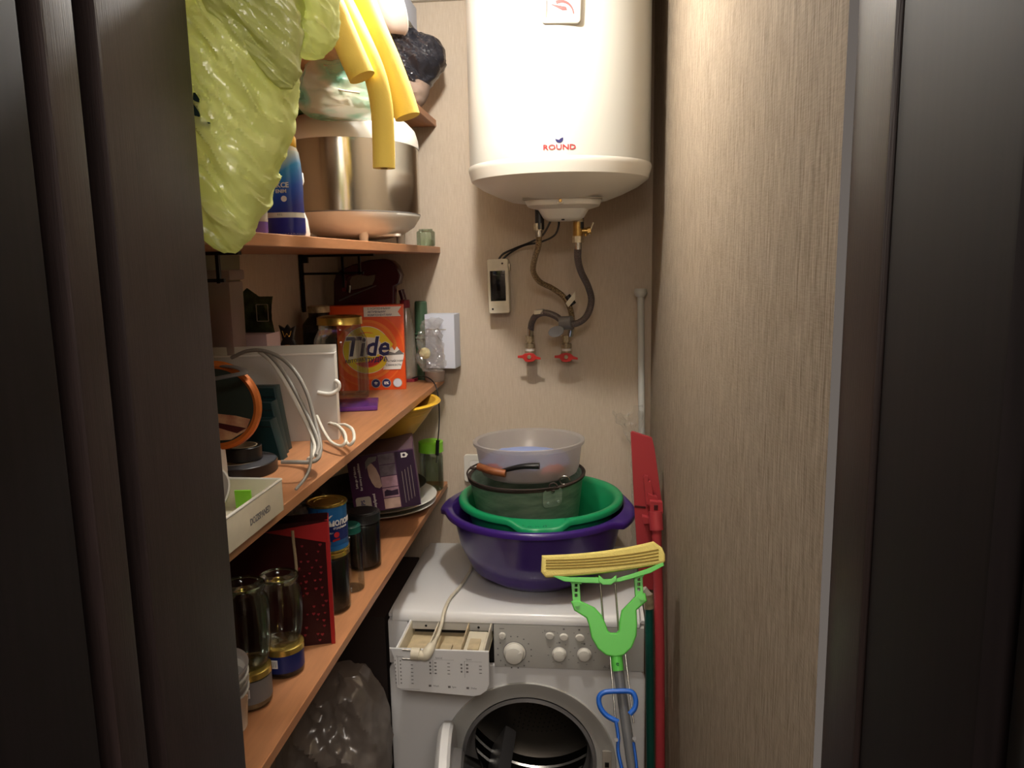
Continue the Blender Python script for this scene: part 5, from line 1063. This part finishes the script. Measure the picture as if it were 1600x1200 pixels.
# glass jars stacked on tins
def stack(x, y, lbt, lbj, side_, rt, ht, rj, hj, gm):
    t = thing('food_jar', lbt, 'jar', (x, y, z3)); lathe('jar_glass', [(0, .001), (rt - .003, .001), (rt, .005), (rt, ht - .010), (rt - .002, ht - .008)], M['glass'], t, (0, 0, 0), 48, smooth=60)
    lathe('contents', [(0, .004), (rt - .004, .004), (rt - .002, .008), (rt - .002, ht - .016), (0, ht - .016)], M['jardark'] if side_ != 'cookie' else M['brassd'], t, (0, 0, 0), 40)
    lathe('paper_label', [(rt + .0004, ht * .22), (rt + .0004, ht * .78)], M['candark' if side_ == 'navy' else 'greypr'], t, (0, 0, 0), 48); lathe('jar_lid', [(0, ht), (rt - .003, ht), (rt + .001, ht - .002), (rt + .0015, ht - .011), (rt, ht - .012)], M['gold'], t, (0, 0, 0), 48)
    box('barcode', (-.004 if side_ == 'navy' else .008, -rt - .0008, ht * .55), (.016, .0006, .014), M['whitep'], t); pr(t, front(-.004 if side_ == 'navy' else .008, -rt - .0013, ht * .55), [(-.006 + k * .0015, 0, .0007, .010) for k in range(9)], 'greypr')
    j = thing('glass_tumbler', lbj, 'jar', (x, y, z3 + ht + .0005)); r = rj
    lathe('jar_glass', [(0, .002), (r * .72, .001), (r * .84, .006), (r * .92, hj * .16), (r, hj * .34), (r * 1.02, hj * .72), (r * .97, hj * .82), (r * .84, hj * .88), (r * .84, hj * .94), (r * .90, hj * .955), (r * .91, hj * .985), (r * .86, hj), (r * .80, hj * .98)], M[gm], j, (0, 0, 0), 56, smooth=60)
    lathe('jar_mouth', [(r * .86, hj - .001), (r * .90, hj + .0005), (r * .86, hj + .0022), (r * .82, hj + .0005), (r * .86, hj - .001)], M['glassg'], j, (0, 0, 0), 48)
stack(-.507, 1.140, 'gold-lidded jar with navy label under the clear jar, on the lowest shelf', 'open clear glass jar on the navy-labelled jar by the gift bag', 'navy', .033, .052, .036, .112, 'glass')
stack(-.522, 1.045, 'gold-lidded jar with grey label, nearest the door frame, under the greenish jar', 'open greenish glass jar on the grey-labelled jar by the door frame', 'cookie', .033, .062, .037, .128, 'glassg')
t = thing('plastic_cups', 'crumpled stack of white plastic cups at the near end of the lowest shelf', 'cups', (-.496, .935, z3 + .034), (.3, .1, 0))
for k in range(4): lathe('cup', [(.020, 0), (.0275, .070), (.0295, .071), (.0295, .074), (.026, .072), (.019, .004), (0, .003), (0, 0), (.02, 0)], M['tub'] if k % 2 else M['plate'], t, (0, .002 * k, .012 * k), 36, smooth=60)
t2 = thing('spice_jar', 'small dark jar under the white plastic cups', 'jar', (-.492, .90, z3)); lathe('jar_body', [(0, 0), (.022, 0), (.024, .004), (.024, .03), (0, .032)], M['black'], t2, (0, 0, 0), 30)
# ------------------------------------------------------------------ below the shelves
t = thing('plastic_bag', 'large see-through plastic bag slumped on the floor beside the washing machine', 'plastic bag', (-.62, 1.62, 0))
sack('bag_film', [(1048, 535, 560), (1060, 515, 575), (1080, 492, 585), (1105, 476, 592), (1130, 462, 600), (1160, 448, 604), (1200, 446, 606), (1260, 446, 606), (1330, 448, 606), (1500, 455, 600), (1800, 470, 590)], 1.60, .10, M['floorbag'], t, .045, 2, 110, 6, diag=.3, fs=(9, 5))
blob('bag_contents', (.09, .08, .20), mat('grey_fabric', (112, 100, 94), .9), t, (.02, 0, .26), .25, 1.2, sub=4)
o = box('storage_box', (-.625, 1.98, .41), (.21, .40, .82), mat('shade_brown', (46, 34, 30), .8), None, .004); tag(o, 'tall dark brown block added for the shade under the lowest shelf', 'box')  # dark block added in place of deep shade, not an actual storage box
#END
